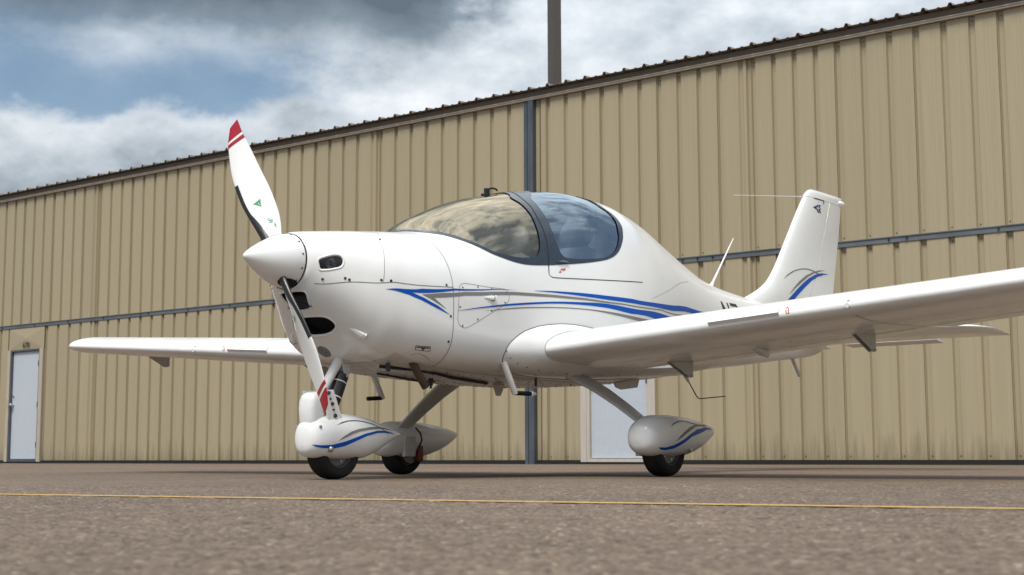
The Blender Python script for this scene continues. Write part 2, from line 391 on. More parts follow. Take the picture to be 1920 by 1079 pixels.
for i in range(n_ + 1):                                        # the paint follows the stones
    p = a.lerp(b_, i / n_)
    for k in (-1, -.5, 0, .5, 1):
        q = p + ln * k * (1 + .06 * math.sin(i * .9) * abs(k)); V.append((q.x, q.y, (.0046 if ground_h(q.x, q.y) == 0 else .0054)))
F = [(i * 5 + k, i * 5 + k + 1, i * 5 + k + 6, i * 5 + k + 5) for i in range(n_) for k in range(4)]
link('yellow_line', mesh('yellow_line', V, F, False, None, [M['yellow']]), kind='structure')

# ------------------------------------------------------------------ hangar; local x runs right along the front, y into the building
WA = 0.6604
hangar = empty('hangar', (4.536, 16.4374, 0), -WA, 'long tan ribbed metal hangar with brown corrugated roof edge behind the aircraft', 'hangar')
def cladding(name, col, grime):
    m = mat(name, col, .42, noise=(3, .05, (8, 8, .15)), rnd=.035)
    nt = m.node_tree; b = nt.nodes['Principled BSDF']
    src = b.inputs['Base Color'].links[0].from_socket
    g = nt.nodes.new('ShaderNodeNewGeometry'); s = nt.nodes.new('ShaderNodeSeparateXYZ'); nt.links.new(g.outputs['Position'], s.inputs[0])
    mp = nt.nodes.new('ShaderNodeMapping'); mp.inputs['Scale'].default_value = (5, 5, .35); nt.links.new(g.outputs['Position'], mp.inputs[0])
    n = nt.nodes.new('ShaderNodeTexNoise'); n.inputs['Scale'].default_value = 3.2; n.inputs['Detail'].default_value = 7; n.inputs['Roughness'].default_value = .65
    nt.links.new(mp.outputs[0], n.inputs['Vector'])
    # mildew and splash-back streaks climbing from the foot of the sheets
    h = nt.nodes.new('ShaderNodeMapRange'); h.inputs[1].default_value = .62; h.inputs[2].default_value = .0; h.inputs[3].default_value = -.22; h.inputs[4].default_value = .26
    nt.links.new(s.outputs[2], h.inputs[0])
    ad = nt.nodes.new('ShaderNodeMath'); ad.operation = 'ADD'; nt.links.new(n.outputs[0], ad.inputs[0]); nt.links.new(h.outputs[0], ad.inputs[1])
    r = nt.nodes.new('ShaderNodeMapRange'); r.inputs[1].default_value = .52; r.inputs[2].default_value = .80; r.inputs[4].default_value = grime
    nt.links.new(ad.outputs[0], r.inputs[0])
    mx = nt.nodes.new('ShaderNodeMix'); mx.data_type = 'RGBA'; nt.links.new(r.outputs[0], mx.inputs[0]); nt.links.new(src, mx.inputs[6])
    mx.inputs[7].default_value = (.12, .10, .062, 1)
    nt.links.new(mx.outputs[2], b.inputs['Base Color'])
    # pencil ribs rolled into the flats
    w = nt.nodes.new('ShaderNodeTexWave'); w.wave_type = 'BANDS'; w.bands_direction = 'X'; w.inputs['Scale'].default_value = 7.5; w.inputs['Distortion'].default_value = .15
    tcn = nt.nodes.new('ShaderNodeTexCoord'); nt.links.new(tcn.outputs['Object'], w.inputs['Vector'])
    bp = nt.nodes.new('ShaderNodeBump'); bp.inputs['Strength'].default_value = .10; bp.inputs['Distance'].default_value = .01
    nt.links.new(w.outputs[0], bp.inputs['Height']); nt.links.new(bp.outputs[0], b.inputs['Normal'])
    return m
M['tan'] = cladding('tan_cladding', (.362, .303, .195), .55)
M['trim'] = mat('tan_trim', (.43, .37, .29), .45, noise=(6, .08, (1, 1, 1)))
M['jamb'] = mat('door_jamb_trim', (.50, .45, .39), .45, noise=(8, .1, (1, 1, .2)))
M['galv'] = mat('blue_grey_steel', (.085, .101, .116), .45, metal=.25, noise=(7, .28, (1, 1, .25)))
M['base'] = mat('black_base_seal', (.010, .010, .010), .7, noise=(12, .25, (1, 1, 1)))
M['roof'] = mat('brown_roof_sheet', (.20, .168, .130), .5, noise=(5, .12, (1, 1, 1)), rnd=.05)
M['column'] = mat('grey_brown_column_paint', (.075, .066, .058), .55, noise=(4, .12, (1, 1, .2)))
M['rail'] = mat('galvanised_rail', (.135, .15, .165), .45, metal=.3, noise=(7, .25, (.3, 1, 1)))
M['doorpaint'] = mat('pale_blue_door', (.47, .51, .56), .4, noise=(30, .06, (1, 1, 1)))
M['backing'] = mat('dark_backing', (.03, .027, .02), .8, noise=(12, .2, (1, 1, 1)))
RAIL0, RAIL1, EAVE = 2.585, 2.655, 5.12
_pc = {}
def panel_mesh(w, ribs, z0, z1):
    k = (round(w, 3), ribs, z0, z1)
    if k in _pc: return _pc[k]
    p = w / ribs; prof = [(0, .004)]
    D = .037
    for i in range(ribs):
        x = i * p
        if i == 0: prof += [(.003, .004), (p * .035, D)]
        else: prof += [(x, 0), (x + p * .037, D)]
        prof += [(x + p * .20, D), (x + p * .245, 0)]
    prof += [(w - .005, 0), (w - .005, .012)]
    n = len(prof)
    V = [(x, y, z0) for x, y in prof] + [(x, y, z1) for x, y in prof]
    F = [(i, i + 1, n + i + 1, n + i) for i in range(n - 1)]; fm = [0] * len(F)
    for i in range(ribs):                                      # fixing screws in the valleys
        for zz in (z0 + .045, z1 - .05):
            cx, r = i * p + p * .12, .009; b = len(V)
            V += [(cx - r, D - .004, zz), (cx, D - .004, zz - r), (cx + r, D - .004, zz), (cx, D - .004, zz + r), (cx, D - .012, zz)]
            F += [(b, b + 1, b + 4), (b + 1, b + 2, b + 4), (b + 2, b + 3, b + 4), (b + 3, b, b + 4)]; fm += [1] * 4
    _pc[k] = mesh('wall_panel', V, F, False, None, [M['tan'], M['backing']], fm); return _pc[k]
def joint_mesh(w, z0, z1):
    k = ('j', round(w, 3), z0, z1)
    if k in _pc: return _pc[k]
    D = .037
    prof = [(0, .004), (.003, .004), (.014, D), (.055, D), (.072, 0), (w * .62, 0), (w * .66, D * .8), (w * .74, D * .8), (w * .78, 0), (w * .86, 0), (w * .89, D), (w - .004, D)]
    n = len(prof); V = [(x, y, z0) for x, y in prof] + [(x, y, z1) for x, y in prof]
    _pc[k] = mesh('wall_panel', V, [(i, i + 1, n + i + 1, n + i) for i in range(n - 1)], False, None, [M['tan']]); return _pc[k]
def put(parent, me, x, name='wall_panel', y=0, z=0):
    o = bpy.data.objects.new(name, me); COL.objects.link(o); o.parent = parent; o.location = (x, y, z); return o
UP = (RAIL1, EAVE - .005); LO = (.055, RAIL0)
def run(parent, s_hi, s_lo, n, ribs, tiers):
    """n sheets between two positions measured leftwards from the hangar origin"""
    w = (s_hi - s_lo) / n
    for t in tiers:
        for i in range(n): put(parent, panel_mesh(w, ribs, *t), -(s_hi - i * w))
def bay(s_hi, s_lo, cols, door_at):
    g = MB()
    g.box((-s_hi + .02, -.012, RAIL0), (-s_lo - .02, .03, RAIL1))          # hinge rail between the leaves
    g.box((-s_hi + .02, -.022, RAIL1 - .012), (-s_lo - .02, -.012, RAIL1))
    d = g.make('hangar_door', M['rail'], hangar, smooth=False)
    k = MB().box((-s_hi, .062, .02), (-s_lo, .075, EAVE)); k.make('backing_sheet', M['backing'], d, smooth=False)
    k = MB().box((-s_hi + .03, .004, .002), (-s_lo - .03, .058, .052)); k.box((-s_hi + .03, -.03, .002), (-s_lo - .03, .002, .018)); k.make('bottom_seal', M['base'], d, smooth=False)
    # bolts along the rail
    k = MB(); s = s_lo + .4
    while s < s_hi - .3:
        k.tube([(-s, -.034, RAIL0 + .035), (-s, -.022, RAIL0 + .035)], .013, 6); s += 1.07 if int(s * 10) % 3 else .22
    o = k.make('rail_bolts', M['base'], d, smooth=False, kind='stuff')
    da, db = door_at
    for (a, b, n, ribs, jt) in cols:
        if jt:
            put(d, joint_mesh(a - b, *UP), -a)
            if not (b < da and a > db): put(d, joint_mesh(a - b, *LO), -a)
        else:
            run(d, a, b, n, ribs, (UP,))
    return d
def lower(d, segs):
    for a, b, n, ribs in segs: run(d, a, b, n, ribs, (LO,))
def person_door(d, s_hi, s_lo, number=None):
    x0, x1 = -s_hi, -s_lo                 # leaf opening
    zt = 2.13
    k = MB()
    k.box((x0 - .045, -.02, .075), (x0, .05, zt)); k.box((x1, -.02, .075), (x1 + .022, .05, zt)); k.box((x0 - .045, -.02, zt), (x1 + .022, .05, zt + .03))
    k.box((x0 - .045, -.02, .03), (x1 + .022, .05, .075))
    dr = MB().box((x0 + .006, .020, .082), (x1 - .006, .055, zt - .008)).make('entrance_door', M['doorpaint'], hangar, smooth=False)
    k.make('door_frame', M['galv'] if number else M['jamb'], dr, smooth=False)
    j = MB(); j.box((x0 - .14, -.026, .03), (x0 - .047, .045, zt + .032)); j.box((x1 + .024, -.026, .03), (x1 + .13, .045, zt + .032))
    j.make('door_trim', M['jamb'] if not number else M['trim'], dr, smooth=False)
    h = MB(); kx = x0 + .05; h.tube([(kx, .02, 1.11), (kx, -.02, 1.11), (kx, -.03, 1.11), (kx, -.05, 1.11), (kx, -.062, 1.11)], [.03, .018, .026, .032, .018], 14)
    h.tube([(kx - .075, -.02, 1.11), (kx - .075, -.04, 1.11)], [.025, .02], 12)
    h.make('door_knob', M['steel'], dr)
    for zz in (.35, 1.1, 1.88): MB().box((x1 - .012, -.026, zz - .05), (x1 + .012, .019, zz + .05)).make('door_hinge', M['galv'], dr, smooth=False)
    MB().tube([(kx, .02, 1.28), (kx, .006, 1.28)], [.026, .022], 14).make('door_lock', M['steel'], dr)
    # flat sheet over the door, cross-broken
    c = MB(); xa, xb, za, zb = x0 - .14, x1 + .13, zt + .034, RAIL0 - .004
    cx, cz = (xa + xb) / 2, (za + zb) / 2
    c.add([(xa, 0, za), (xb, 0, za), (xb, 0, zb), (xa, 0, zb), (cx, -.022, cz)], [(0, 1, 4), (1, 2, 4), (2, 3, 4), (3, 0, 4)])
    c.make('header_panel', M['tan'], dr, smooth=False, fix=False)
    if number:
        cu = bpy.data.curves.new('number', 'FONT'); cu.body = number; cu.size = .15; cu.align_x = 'CENTER'; cu.extrude = .002; cu.offset = .0005
        t = bpy.data.objects.new('tmp', cu); COL.objects.link(t)
        dg = bpy.context.evaluated_depsgraph_get(); me = bpy.data.meshes.new_from_object(t.evaluated_get(dg)); bpy.data.objects.remove(t)
        me.materials.clear(); me.materials.append(M['print'])
        o = link('door_number', me, dr); o.location = (cx + .02, -.026, zt + .065); o.rotation_euler = (math.radians(90), 0, 0)
    return dr
# right bay: from the steel post to the far right
db = bay(5.36, -8.2, [(5.13, 2.39, 3, 3, 0), (2.39, 1.902, 1, 1, 1), (1.902, .756, 1, 4, 0), (.756, -8.2, 9, 3, 0)], (4.6, 3.3))
run(db, 5.25, 5.13, 1, 1, (UP, LO))
for t in (UP, LO): k = MB().box((-5.325, .026, t[0]), (-5.252, .04, t[1])); k.make('edge_flashing', M['tan'], db, smooth=False)
lower(db, [(5.13, 4.57, 1, 2), (3.38, 2.39, 1, 3), (1.902, .756, 1, 4), (.756, -8.2, 9, 3)])
person_door(db, 4.425, 3.515)
# left bay
dl = bay(18.72, 5.50, [(8.331, 5.515, 3, 3, 0), (8.82, 8.331, 1, 1, 1), (15.361, 8.82, 7, 3, 0), (15.86, 15.361, 1, 1, 1), (18.72, 15.86, 3, 3, 0)], (18.0, 17.0))
lower(dl, [(8.331, 5.515, 3, 3), (15.361, 8.82, 7, 3), (16.92, 15.86, 1, 3), (18.72, 18.13, 1, 2)])
person_door(dl, 17.965, 17.075, '670')
dm = bay(32.2, 18.98, [(32.2, 18.98, 14, 3, 0)], (40, 39)); lower(dm, [(32.2, 18.98, 14, 3)])
for b0, b1 in ((-8.45, -21.8), (-22.0, -35.2)):
    dm = bay(b0, b1, [(b0, b1, 14, 3, 0)], (60, 59)); lower(dm, [(b0, b1, 14, 3)])
for s0, s1 in ((5.33, 5.50), (18.80, 18.97), (-8.40, -8.23), (-21.97, -21.83)):
    k = MB(); x0, x1 = -s1, -s0; w = x1 - x0
    k.box((x0, -.03, .0), (x0 + w * .34, .06, EAVE)); k.box((x0 + w * .34, .0, .0), (x0 + w * .46, .06, EAVE)); k.box((x0 + w * .46, -.045, .0), (x1, .06, EAVE))
    k.make('steel_post', M['galv'], hangar, smooth=False)
XL, XR, DEPTH = -32.3, 35.4, 9.3
k = MB(); k.box((XL, -.05, EAVE), (XR, -.005, EAVE + .022)); k.box((XL, -.060, EAVE + .0225), (XR, -.005, EAVE + .036)); k.box((XL, -.004, EAVE + .002), (XR, .06, EAVE + .038))
k.make('eave_trim', M['trim'], hangar, smooth=False)
k = MB(); k.box((XL, -.012, EAVE + .040), (XR, .1, EAVE + .124)); k.make('eave_closure', M['roof'], hangar, smooth=False)
k = MB(); k.box((XL, .09, .0), (XL + .1, DEPTH, EAVE + .05)); k.box((XR - .1, .09, 0), (XR, DEPTH, EAVE + .05)); k.box((XL, DEPTH - .1, 0), (XR, DEPTH, EAVE + 1.2)); k.make('wall', M['tan'], hangar, smooth=False)
# roof sheets, ribs running up the slope
def roof_mesh(w, ribs):
    p = w / ribs; prof = [(0, 0)]
    for i in range(ribs):
        x = i * p
        prof += [(x + p * .40, 0), (x + p * .44, .010), (x + p * .50, .010), (x + p * .54, 0), (x + p * .80, 0), (x + p * .86, .038), (x + p * .94, .038), (x + p, 0)]
    n = len(prof); sl = .055; y0, y1 = -.13, DEPTH + .3
    V = []
    for y in (y0, y1):
        V += [(x, y, EAVE + .128 + (y - y0) * sl + h) for x, h in prof]
    for y in (y0, y1):
        V += [(x, y, EAVE + .126 + (y - y0) * sl + h - .0015) for x, h in prof]
    F = [(i, i + 1, n + i + 1, n + i) for i in range(n - 1)] + [(2 * n + i + 1, 2 * n + i, 3 * n + i, 3 * n + i + 1) for i in range(n - 1)]
    F += [(i + 1, i, 2 * n + i, 2 * n + i + 1) for i in range(n - 1)]
    return mesh('roof_sheet', V, F, False, None, [M['roof']])
rw = .96; rm = roof_mesh(rw, 3); x = XL - .2
while x < XR + .2:
    o = put(hangar, rm, x, 'roof_sheet', z=random.uniform(-.002, .002)); x += rw
# square steel column rising behind the roof
pc = empty('steel_column', (1.035, 33.2, 0), .42, 'plain square grey brown steel column rising behind the hangar roof', 'column')
k = MB(); k.box((-.125, -.125, .02), (.125, .125, 15)); k.make('shaft', M['column'], pc, smooth=False, bevel=.008)
k = MB(); k.box((-.22, -.22, 0), (.22, .22, .02)); k.make('base_plate', M['galv'], pc, smooth=False)
# outlines of paint, openings and seams on the skin: (x, angle)
SK = {
 'blue_arrow': [(0.598,1.666), (0.689,1.589), (0.796,1.506), (1.001,1.423), (1.286,1.359), (1.489,1.344), (1.285,1.367), (1.000,1.443), (0.735,1.586), (0.796,1.599), (0.889,1.645), (0.968,1.709), (0.873,1.670), (0.789,1.635), (0.717,1.629), (0.649,1.652)],
 'grey_arrow': [(0.792,1.570), (0.913,1.501), (1.072,1.437), (1.276,1.388), (1.451,1.367), (1.764,1.350), (2.113,1.336), (2.502,1.339), (3.048,1.372), (3.526,1.514), (3.526,1.533), (3.047,1.386), (2.501,1.355), (2.111,1.359), (1.762,1.378), (1.449,1.399), (1.274,1.423), (1.070,1.475), (0.864,1.570), (0.946,1.660), (0.850,1.595)],
 'blue_upper': [(1.619,1.333), (1.835,1.308), (2.191,1.282), (2.597,1.274), (2.733,1.284), (3.205,1.306), (3.724,1.366), (4.135,1.364), (4.055,1.464), (3.567,1.440), (3.027,1.355), (2.728,1.331), (2.592,1.323), (2.187,1.320), (1.833,1.325)],
 'blue_lower': [(1.008,1.651), (1.215,1.549), (1.444,1.484), (1.759,1.424), (2.036,1.388), (2.334,1.364), (2.678,1.388), (2.926,1.405), (3.122,1.452), (3.486,1.589), (3.295,1.612), (2.890,1.482), (2.718,1.449), (2.582,1.442), (2.331,1.409), (2.034,1.415), (1.758,1.444), (1.444,1.504), (1.215,1.562)],
 'grey_lower': [(1.204,1.595), (1.444,1.525), (1.757,1.477), (2.032,1.451), (2.329,1.445), (2.580,1.466), (2.793,1.498), (2.943,1.532), (2.812,1.556), (2.652,1.515), (2.408,1.476), (2.177,1.458), (1.891,1.473), (1.565,1.515), (1.326,1.564)],
 'frame_out': [(1.091,0.461), (1.139,0.622), (1.180,0.750), (1.247,0.872), (1.339,0.977), (1.445,1.038), (1.532,1.066), (1.627,1.073), (1.783,1.055), (2.026,1.004), (2.256,0.946), (2.446,0.883), (2.577,0.797), (2.697,0.659), (2.765,0.556), (2.807,0.471), (2.807,0.368)],
 'front_in': [(1.117,0.378), (1.158,0.572), (1.203,0.733), (1.272,0.857), (1.357,0.948), (1.457,0.991), (1.582,1.005), (1.687,0.981), (1.750,0.915), (1.798,0.776), (1.830,0.635), (1.856,0.499), (1.868,0.369), (1.871,0.251)],
 'rear_in': [(2.022,0.289), (1.987,0.438), (1.967,0.574), (1.950,0.712), (1.942,0.829), (1.952,0.921), (2.013,0.949), (2.189,0.927), (2.400,0.877), (2.547,0.789), (2.654,0.655), (2.714,0.541), (2.761,0.439), (2.764,0.357)],
 'bow_seam': [(1.936,0.298), (1.921,0.402), (1.890,0.549), (1.866,0.708), (1.838,0.859), (1.794,1.053), (1.781,1.127), (1.789,1.158), (1.826,1.171), (1.994,1.154), (2.290,1.120), (2.809,1.065)],
 'hatch': [(1.033,1.414), (1.061,1.354), (1.108,1.343), (1.277,1.347), (1.377,1.351), (1.406,1.379), (1.402,1.458), (1.369,1.507), (1.257,1.609), (1.115,1.763), (1.070,1.801), (1.038,1.792), (1.020,1.748), (1.022,1.630)],
 'hatch_screws': [(1.059,1.392), (1.171,1.360), (1.273,1.361), (1.382,1.380), (1.371,1.484), (1.264,1.582), (1.161,1.689), (1.053,1.785), (1.034,1.602)],
 'cowl_screws': [(0.626,1.543), (0.948,1.401), (0.989,1.435), (0.972,1.718), (0.973,1.972), (0.303,2.151), (0.433,1.701), (0.581,1.558), (0.626,1.543), (0.654,0.882)],
 'fair_screws': [(1.379,1.845), (1.410,2.054), (1.474,2.078), (1.617,2.106), (1.754,2.127), (1.892,2.144), (2.028,2.159), (2.116,2.166)],
 'split': [(0.288,3.125), (0.288,2.419), (0.355,1.953), (0.466,1.706), (0.588,1.590), (0.700,1.518), (0.767,1.482), (0.998,1.411)],
 'vert1': [(0.727,0.638), (0.634,0.947), (0.621,1.101), (0.602,1.310), (0.595,1.571)],
 'vert2': [(1.070,0.533), (1.073,0.668), (1.083,0.839), (1.063,1.010), (1.030,1.189), (1.001,1.406), (0.999,1.438), (0.989,1.642), (0.979,1.840), (0.986,2.004), (1.013,2.127), (1.024,2.205)],
 'lens': [(0.328,1.506), (0.348,1.403), (0.385,1.296), (0.413,1.284), (0.425,1.337), (0.424,1.426), (0.412,1.511), (0.387,1.577), (0.347,1.699), (0.335,1.724), (0.330,1.641)],
 'upper_inlet': [(0.304,2.706), (0.313,2.494), (0.332,2.555), (0.391,2.812), (0.390,3.006), (0.390,3.553), (0.358,3.490), (0.312,3.289)],
 'lower_inlet': [(0.444,3.626), (0.428,3.026), (0.443,2.644), (0.463,2.584), (0.487,2.599), (0.502,2.737), (0.510,2.922), (0.513,3.328), (0.509,3.566), (0.491,3.656)],
 'naca': [(0.520,2.440), (0.532,2.389), (0.583,2.319), (0.586,2.445)],
 'vent': [(1.203,1.460), (1.286,1.421), (1.283,1.486), (1.258,1.491)],
 'placard': [(0.803,2.129), (0.881,2.081), (0.893,2.128), (0.816,2.178)],
 'exarc': [(0.821,2.272), (0.837,2.217), (0.883,2.204), (0.944,2.247)],
 'red_hose': [(0.543,3.235), (0.559,3.179), (0.595,3.244), (0.637,3.392), (0.602,3.366)],
 'regN': [(4.212,0.959), (4.245,1.112), (4.313,1.081), (4.374,0.894), (4.504,0.892)],
 'tailseam': [(2.809,1.065), (2.732,1.259)],
 'redmark': [(1.878,1.109), (1.909,1.078), (1.949,1.064)],
 'latch': [(1.873,1.012), (1.985,1.001), (1.940,0.987)],
 'tailline': [(2.913,1.244), (3.243,1.086), (3.647,0.849)],
}
FINP = [
 ('blue_stripe', [(5.567,1.357), (5.672,1.420), (5.799,1.490), (5.927,1.549), (6.057,1.591), (6.189,1.617), (6.353,1.625), (6.227,1.605), (6.108,1.578), (5.977,1.530), (5.847,1.465), (5.681,1.371), (5.630,1.330), (5.497,1.313)], 'blue'),
 ('grey_stripe', [(5.561,1.382), (5.649,1.447), (5.750,1.509), (5.878,1.568), (6.007,1.607), (6.138,1.635), (6.283,1.650), (6.163,1.628), (6.032,1.598), (5.915,1.559), (5.800,1.507), (5.673,1.443)], 'grey'),
 ('thin_stripe', [(5.491,1.499), (5.557,1.542), (5.657,1.584), (5.781,1.613), (5.894,1.625), (6.008,1.622), (6.136,1.605), (6.244,1.583), (6.130,1.599), (6.003,1.615), (5.886,1.618), (5.781,1.607), (5.668,1.580), (5.564,1.538)], 'navy'),
 ('tail_emblem', [(6.053,2.154), (6.119,2.178), (6.112,2.144)], 'navy'),
 ('emblem_bar', [(6.111,2.166), (6.141,2.189), (6.167,2.192), (6.134,2.162)], 'navy'),
 ('emblem_bar', [(6.150,2.165), (6.177,2.192), (6.204,2.192), (6.173,2.165)], 'navy'),
 ('emblem_bar', [(6.107,2.153), (6.136,2.120), (6.165,2.121), (6.131,2.154)], 'navy'),
 ('emblem_bar', [(6.146,2.154), (6.173,2.122), (6.202,2.121), (6.173,2.157)], 'navy'),
 ('emblem_dot', [(6.170,2.162), (6.202,2.164), (6.199,2.153), (6.172,2.152)], 'redprint'),
 ('hinge_mark', [(6.092,2.239), (6.276,2.241), (6.268,2.210), (6.252,2.208), (6.256,2.232), (6.086,2.232)], 'print'),
]
NOSEP = [
 ('blue_stripe', [(0.415,0.178), (0.456,0.174), (0.514,0.176), (0.592,0.192), (0.672,0.214), (0.752,0.236), (0.858,0.252), (0.943,0.252), (1.007,0.244), (1.042,0.232), (0.986,0.240), (0.922,0.242), (0.859,0.240), (0.763,0.224), (0.682,0.198), (0.602,0.171), (0.534,0.158), (0.466,0.160), (0.432,0.167)], 'blue'),
 ('grey_stripe', [(0.551,0.196), (0.592,0.222), (0.641,0.244), (0.701,0.259), (0.796,0.270), (0.879,0.273), (0.953,0.267), (1.014,0.258), (0.943,0.261), (0.879,0.263), (0.806,0.259), (0.711,0.247), (0.651,0.232), (0.602,0.214)], 'grey'),
 ('thin_stripe', [(0.547,0.276), (0.591,0.293), (0.640,0.302), (0.701,0.305), (0.751,0.302), (0.837,0.288), (0.900,0.269), (0.953,0.244), (0.986,0.222), (0.949,0.242), (0.896,0.266), (0.833,0.285), (0.749,0.298), (0.701,0.301), (0.642,0.298), (0.593,0.289)], 'navy'),
]
MAINP = [
 ('blue_stripe', [(2.024,0.162), (2.083,0.161), (2.154,0.174), (2.241,0.203), (2.330,0.238), (2.420,0.265), (2.571,0.278), (2.633,0.275), (2.683,0.264), (2.625,0.268), (2.571,0.266), (2.501,0.251), (2.344,0.223), (2.255,0.187), (2.167,0.156), (2.096,0.146), (2.054,0.149)], 'blue'),
 ('grey_stripe', [(2.166,0.193), (2.205,0.221), (2.257,0.249), (2.331,0.275), (2.406,0.290), (2.557,0.296), (2.626,0.288), (2.556,0.289), (2.413,0.280), (2.345,0.260), (2.271,0.236), (2.220,0.214)], 'grey'),
 ('thin_stripe', [(2.117,0.270), (2.164,0.294), (2.230,0.309), (2.303,0.313), (2.391,0.301), (2.556,0.285), (2.629,0.249), (2.553,0.281), (2.388,0.297), (2.303,0.309), (2.233,0.305), (2.169,0.290)], 'navy'),
]
# ------------------------------------------------------------------ aircraft; local x runs aft from the spinner tip, y to starboard, z up
plane = empty('light_aircraft', (-1.3188, 6.9201, 0), 0.8963, 'white two-seat low-wing light aircraft with blue and grey side stripes on the asphalt', 'aircraft')
from mathutils.geometry import delaunay_2d_cdt
def pin(P, poly):
    """which of the 2D points lie inside the polygon"""
    P = np.asarray(P, float); poly = np.asarray(poly, float); r = np.zeros(len(P), bool)
    x, y = P[:, 0], P[:, 1]; j = len(poly) - 1
    for i in range(len(poly)):
        xi, yi = poly[i]; xj, yj = poly[j]
        c = ((yi > y) != (yj > y)) & (x < (xj - xi) * (y - yi) / (yj - yi + 1e-12) + xi)
        r ^= c; j = i
    return r
def smooth_loop(pts, sub=6, closed=True):
    P = [np.array(p, float) for p in pts]; n = len(P); out = []
    for i in range(n if closed else n - 1):
        p0, p1, p2, p3 = (P[(i - 1) % n], P[i], P[(i + 1) % n], P[(i + 2) % n]) if closed else (P[max(i - 1, 0)], P[i], P[i + 1], P[min(i + 2, n - 1)])
        for k in range(sub):
            t = k / sub
            out.append(.5 * (2 * p1 + (p2 - p0) * t + (2 * p0 - 5 * p1 + 4 * p2 - p3) * t * t + (3 * p1 - p0 - 3 * p2 + p3) * t ** 3))
    if not closed: out.append(P[-1])
    return [tuple(p) for p in out]
def dense(pts, step, closed=True):
    out = []; n = len(pts)
    for i in range(n if closed else n - 1):
        a = np.array(pts[i], float); b = np.array(pts[(i + 1) % n], float); k = max(1, int(np.ceil(np.hypot(*(b - a)) / step)))
        out += [tuple(a + (b - a) * j / k) for j in range(k)]
    if not closed: out.append(tuple(pts[-1]))
    return out
def skin_mesh(name, V, F, N, m):
    me = mesh(name, V, F, True, None, [m]); me.normals_split_custom_set_from_vertices([tuple(n) for n in N]); return me
def skin_grid(name, xs, phs, m, keep=None, off=0.0, parent=None, **t):
    """regular patch of skin; phs is an array per station"""
    X = np.repeat(np.asarray(xs)[:, None], phs.shape[1], 1)
    P = surf(X, phs); N = surf_n(X, phs); P = P + N * off
    nx, np_ = phs.shape; F = []; cen = []
    for i in range(nx - 1):
        for j in range(np_ - 1):
            F.append((i * np_ + j, i * np_ + j + 1, (i + 1) * np_ + j + 1, (i + 1) * np_ + j))
            cen.append(((xs[i] + xs[i + 1]) / 2, (phs[i, j] + phs[i, j + 1] + phs[i + 1, j] + phs[i + 1, j + 1]) / 4))
    if keep is not None:
        kk = keep(np.array(cen)); F = [f for f, q in zip(F, kk) if q]
    return link(name, skin_mesh(name, P.reshape(-1, 3), F, N.reshape(-1, 3), m), parent or plane, **t)
def patch(name, poly, m, off=.0014, step=.02, parent=None, holes=(), both=False, **t):
    """paint or film lying on the skin: polygon in (x, angle)"""
    V = []; F = []; N = []
    for sgn in ((1, -1) if both else (1,)):
        P2 = [(x, p * .5) for x, p in dense(poly, step)]
        E_ = [(i, (i + 1) % len(P2)) for i in range(len(P2))]
        H2 = []
        for h in holes:
            hh = [(x, p * .5) for x, p in dense(h, step)]; b = len(P2); P2 += hh; E_ += [(b + i, b + (i + 1) % len(hh)) for i in range(len(hh))]; H2.append(hh)
        A = np.array(P2); lo = A.min(0); hi = A.max(0)
        gx, gy = np.meshgrid(np.arange(lo[0], hi[0], step), np.arange(lo[1], hi[1], step)); G = np.c_[gx.ravel(), gy.ravel()]
        ok = pin(G, [(x, p * .5) for x, p in poly])
        for h in H2: ok &= ~pin(G, h)
        d = np.min(np.hypot(G[:, None, 0] - A[None, :, 0], G[:, None, 1] - A[None, :, 1]), 1) if len(G) else np.zeros(0)
        G = G[ok & (d > step * .4)]
        allp = [Vector(p) for p in P2] + [Vector(p) for p in G]
        v, e, f, *_ = delaunay_2d_cdt(allp, E_, [], 0, 1e-6)
        v = np.array([tuple(p) for p in v])
        fc = np.array([v[list(q)].mean(0) for q in f]); ok = pin(fc, [(x, p * .5) for x, p in dense(poly, step)])
        for h in H2: ok &= ~pin(fc, h)
        x = v[:, 0]; ph = v[:, 1] * 2 * sgn
        nn = surf_n(x, ph); pp = surf(x, ph) + nn * off; b = len(V)
        V += list(pp); N += list(nn)
        F += [tuple(int(i) + b for i in (q if sgn < 0 else q[::-1])) for q, o in zip(f, ok) if o]
    me = skin_mesh(name, V, F, N, m)
    return link(name, me, parent or plane, **t)
def ribbon(mbv, pts, w, off=.001, closed=False, sub=5, sgn=1):
    """thin line lying on the skin, added to (V, F, N) lists"""
    V, F, N = mbv
    q = np.array(dense(smooth_loop(pts, sub, closed), .012, closed)); x = q[:, 0]; ph = q[:, 1] * sgn
    P = surf(x, ph); n = surf_n(x, ph); T = np.gradient(P, axis=0)
    if closed: T = np.roll(P, -1, 0) - np.roll(P, 1, 0)
    T /= np.linalg.norm(T, axis=1, keepdims=True) + 1e-12
    B = np.cross(n, T); b = len(V); k = len(P)
    V += list(P + n * off + B * w / 2) + list(P + n * off - B * w / 2); N += list(n) + list(n)
    for i in range(k if closed else k - 1):
        j = (i + 1) % k; F.append((b + i, b + k + i, b + k + j, b + j) if True else 0)
def discs(pts, r, off, sgns=(1,)):
    V = []; F = []
    for s_ in sgns:
        for x, ph in pts:
            p = surf(x, ph * s_); n = surf_n(x, ph * s_); a = np.cross(n, [1, 0, .01]); a /= np.linalg.norm(a); c = np.cross(n, a); b = len(V)
            for k in range(8):
                t = 2 * math.pi * k / 8; V.append(p + n * .0005 + (a * math.cos(t) + c * math.sin(t)) * r)
            for k in range(8):
                t = 2 * math.pi * k / 8; V.append(p + n * off + (a * math.cos(t) + c * math.sin(t)) * r * .75)
            F.append(tuple(b + 8 + k for k in range(8))); F += [(b + k, b + (k + 1) % 8, b + 8 + (k + 1) % 8, b + 8 + k) for k in range(8)]
    return V, F
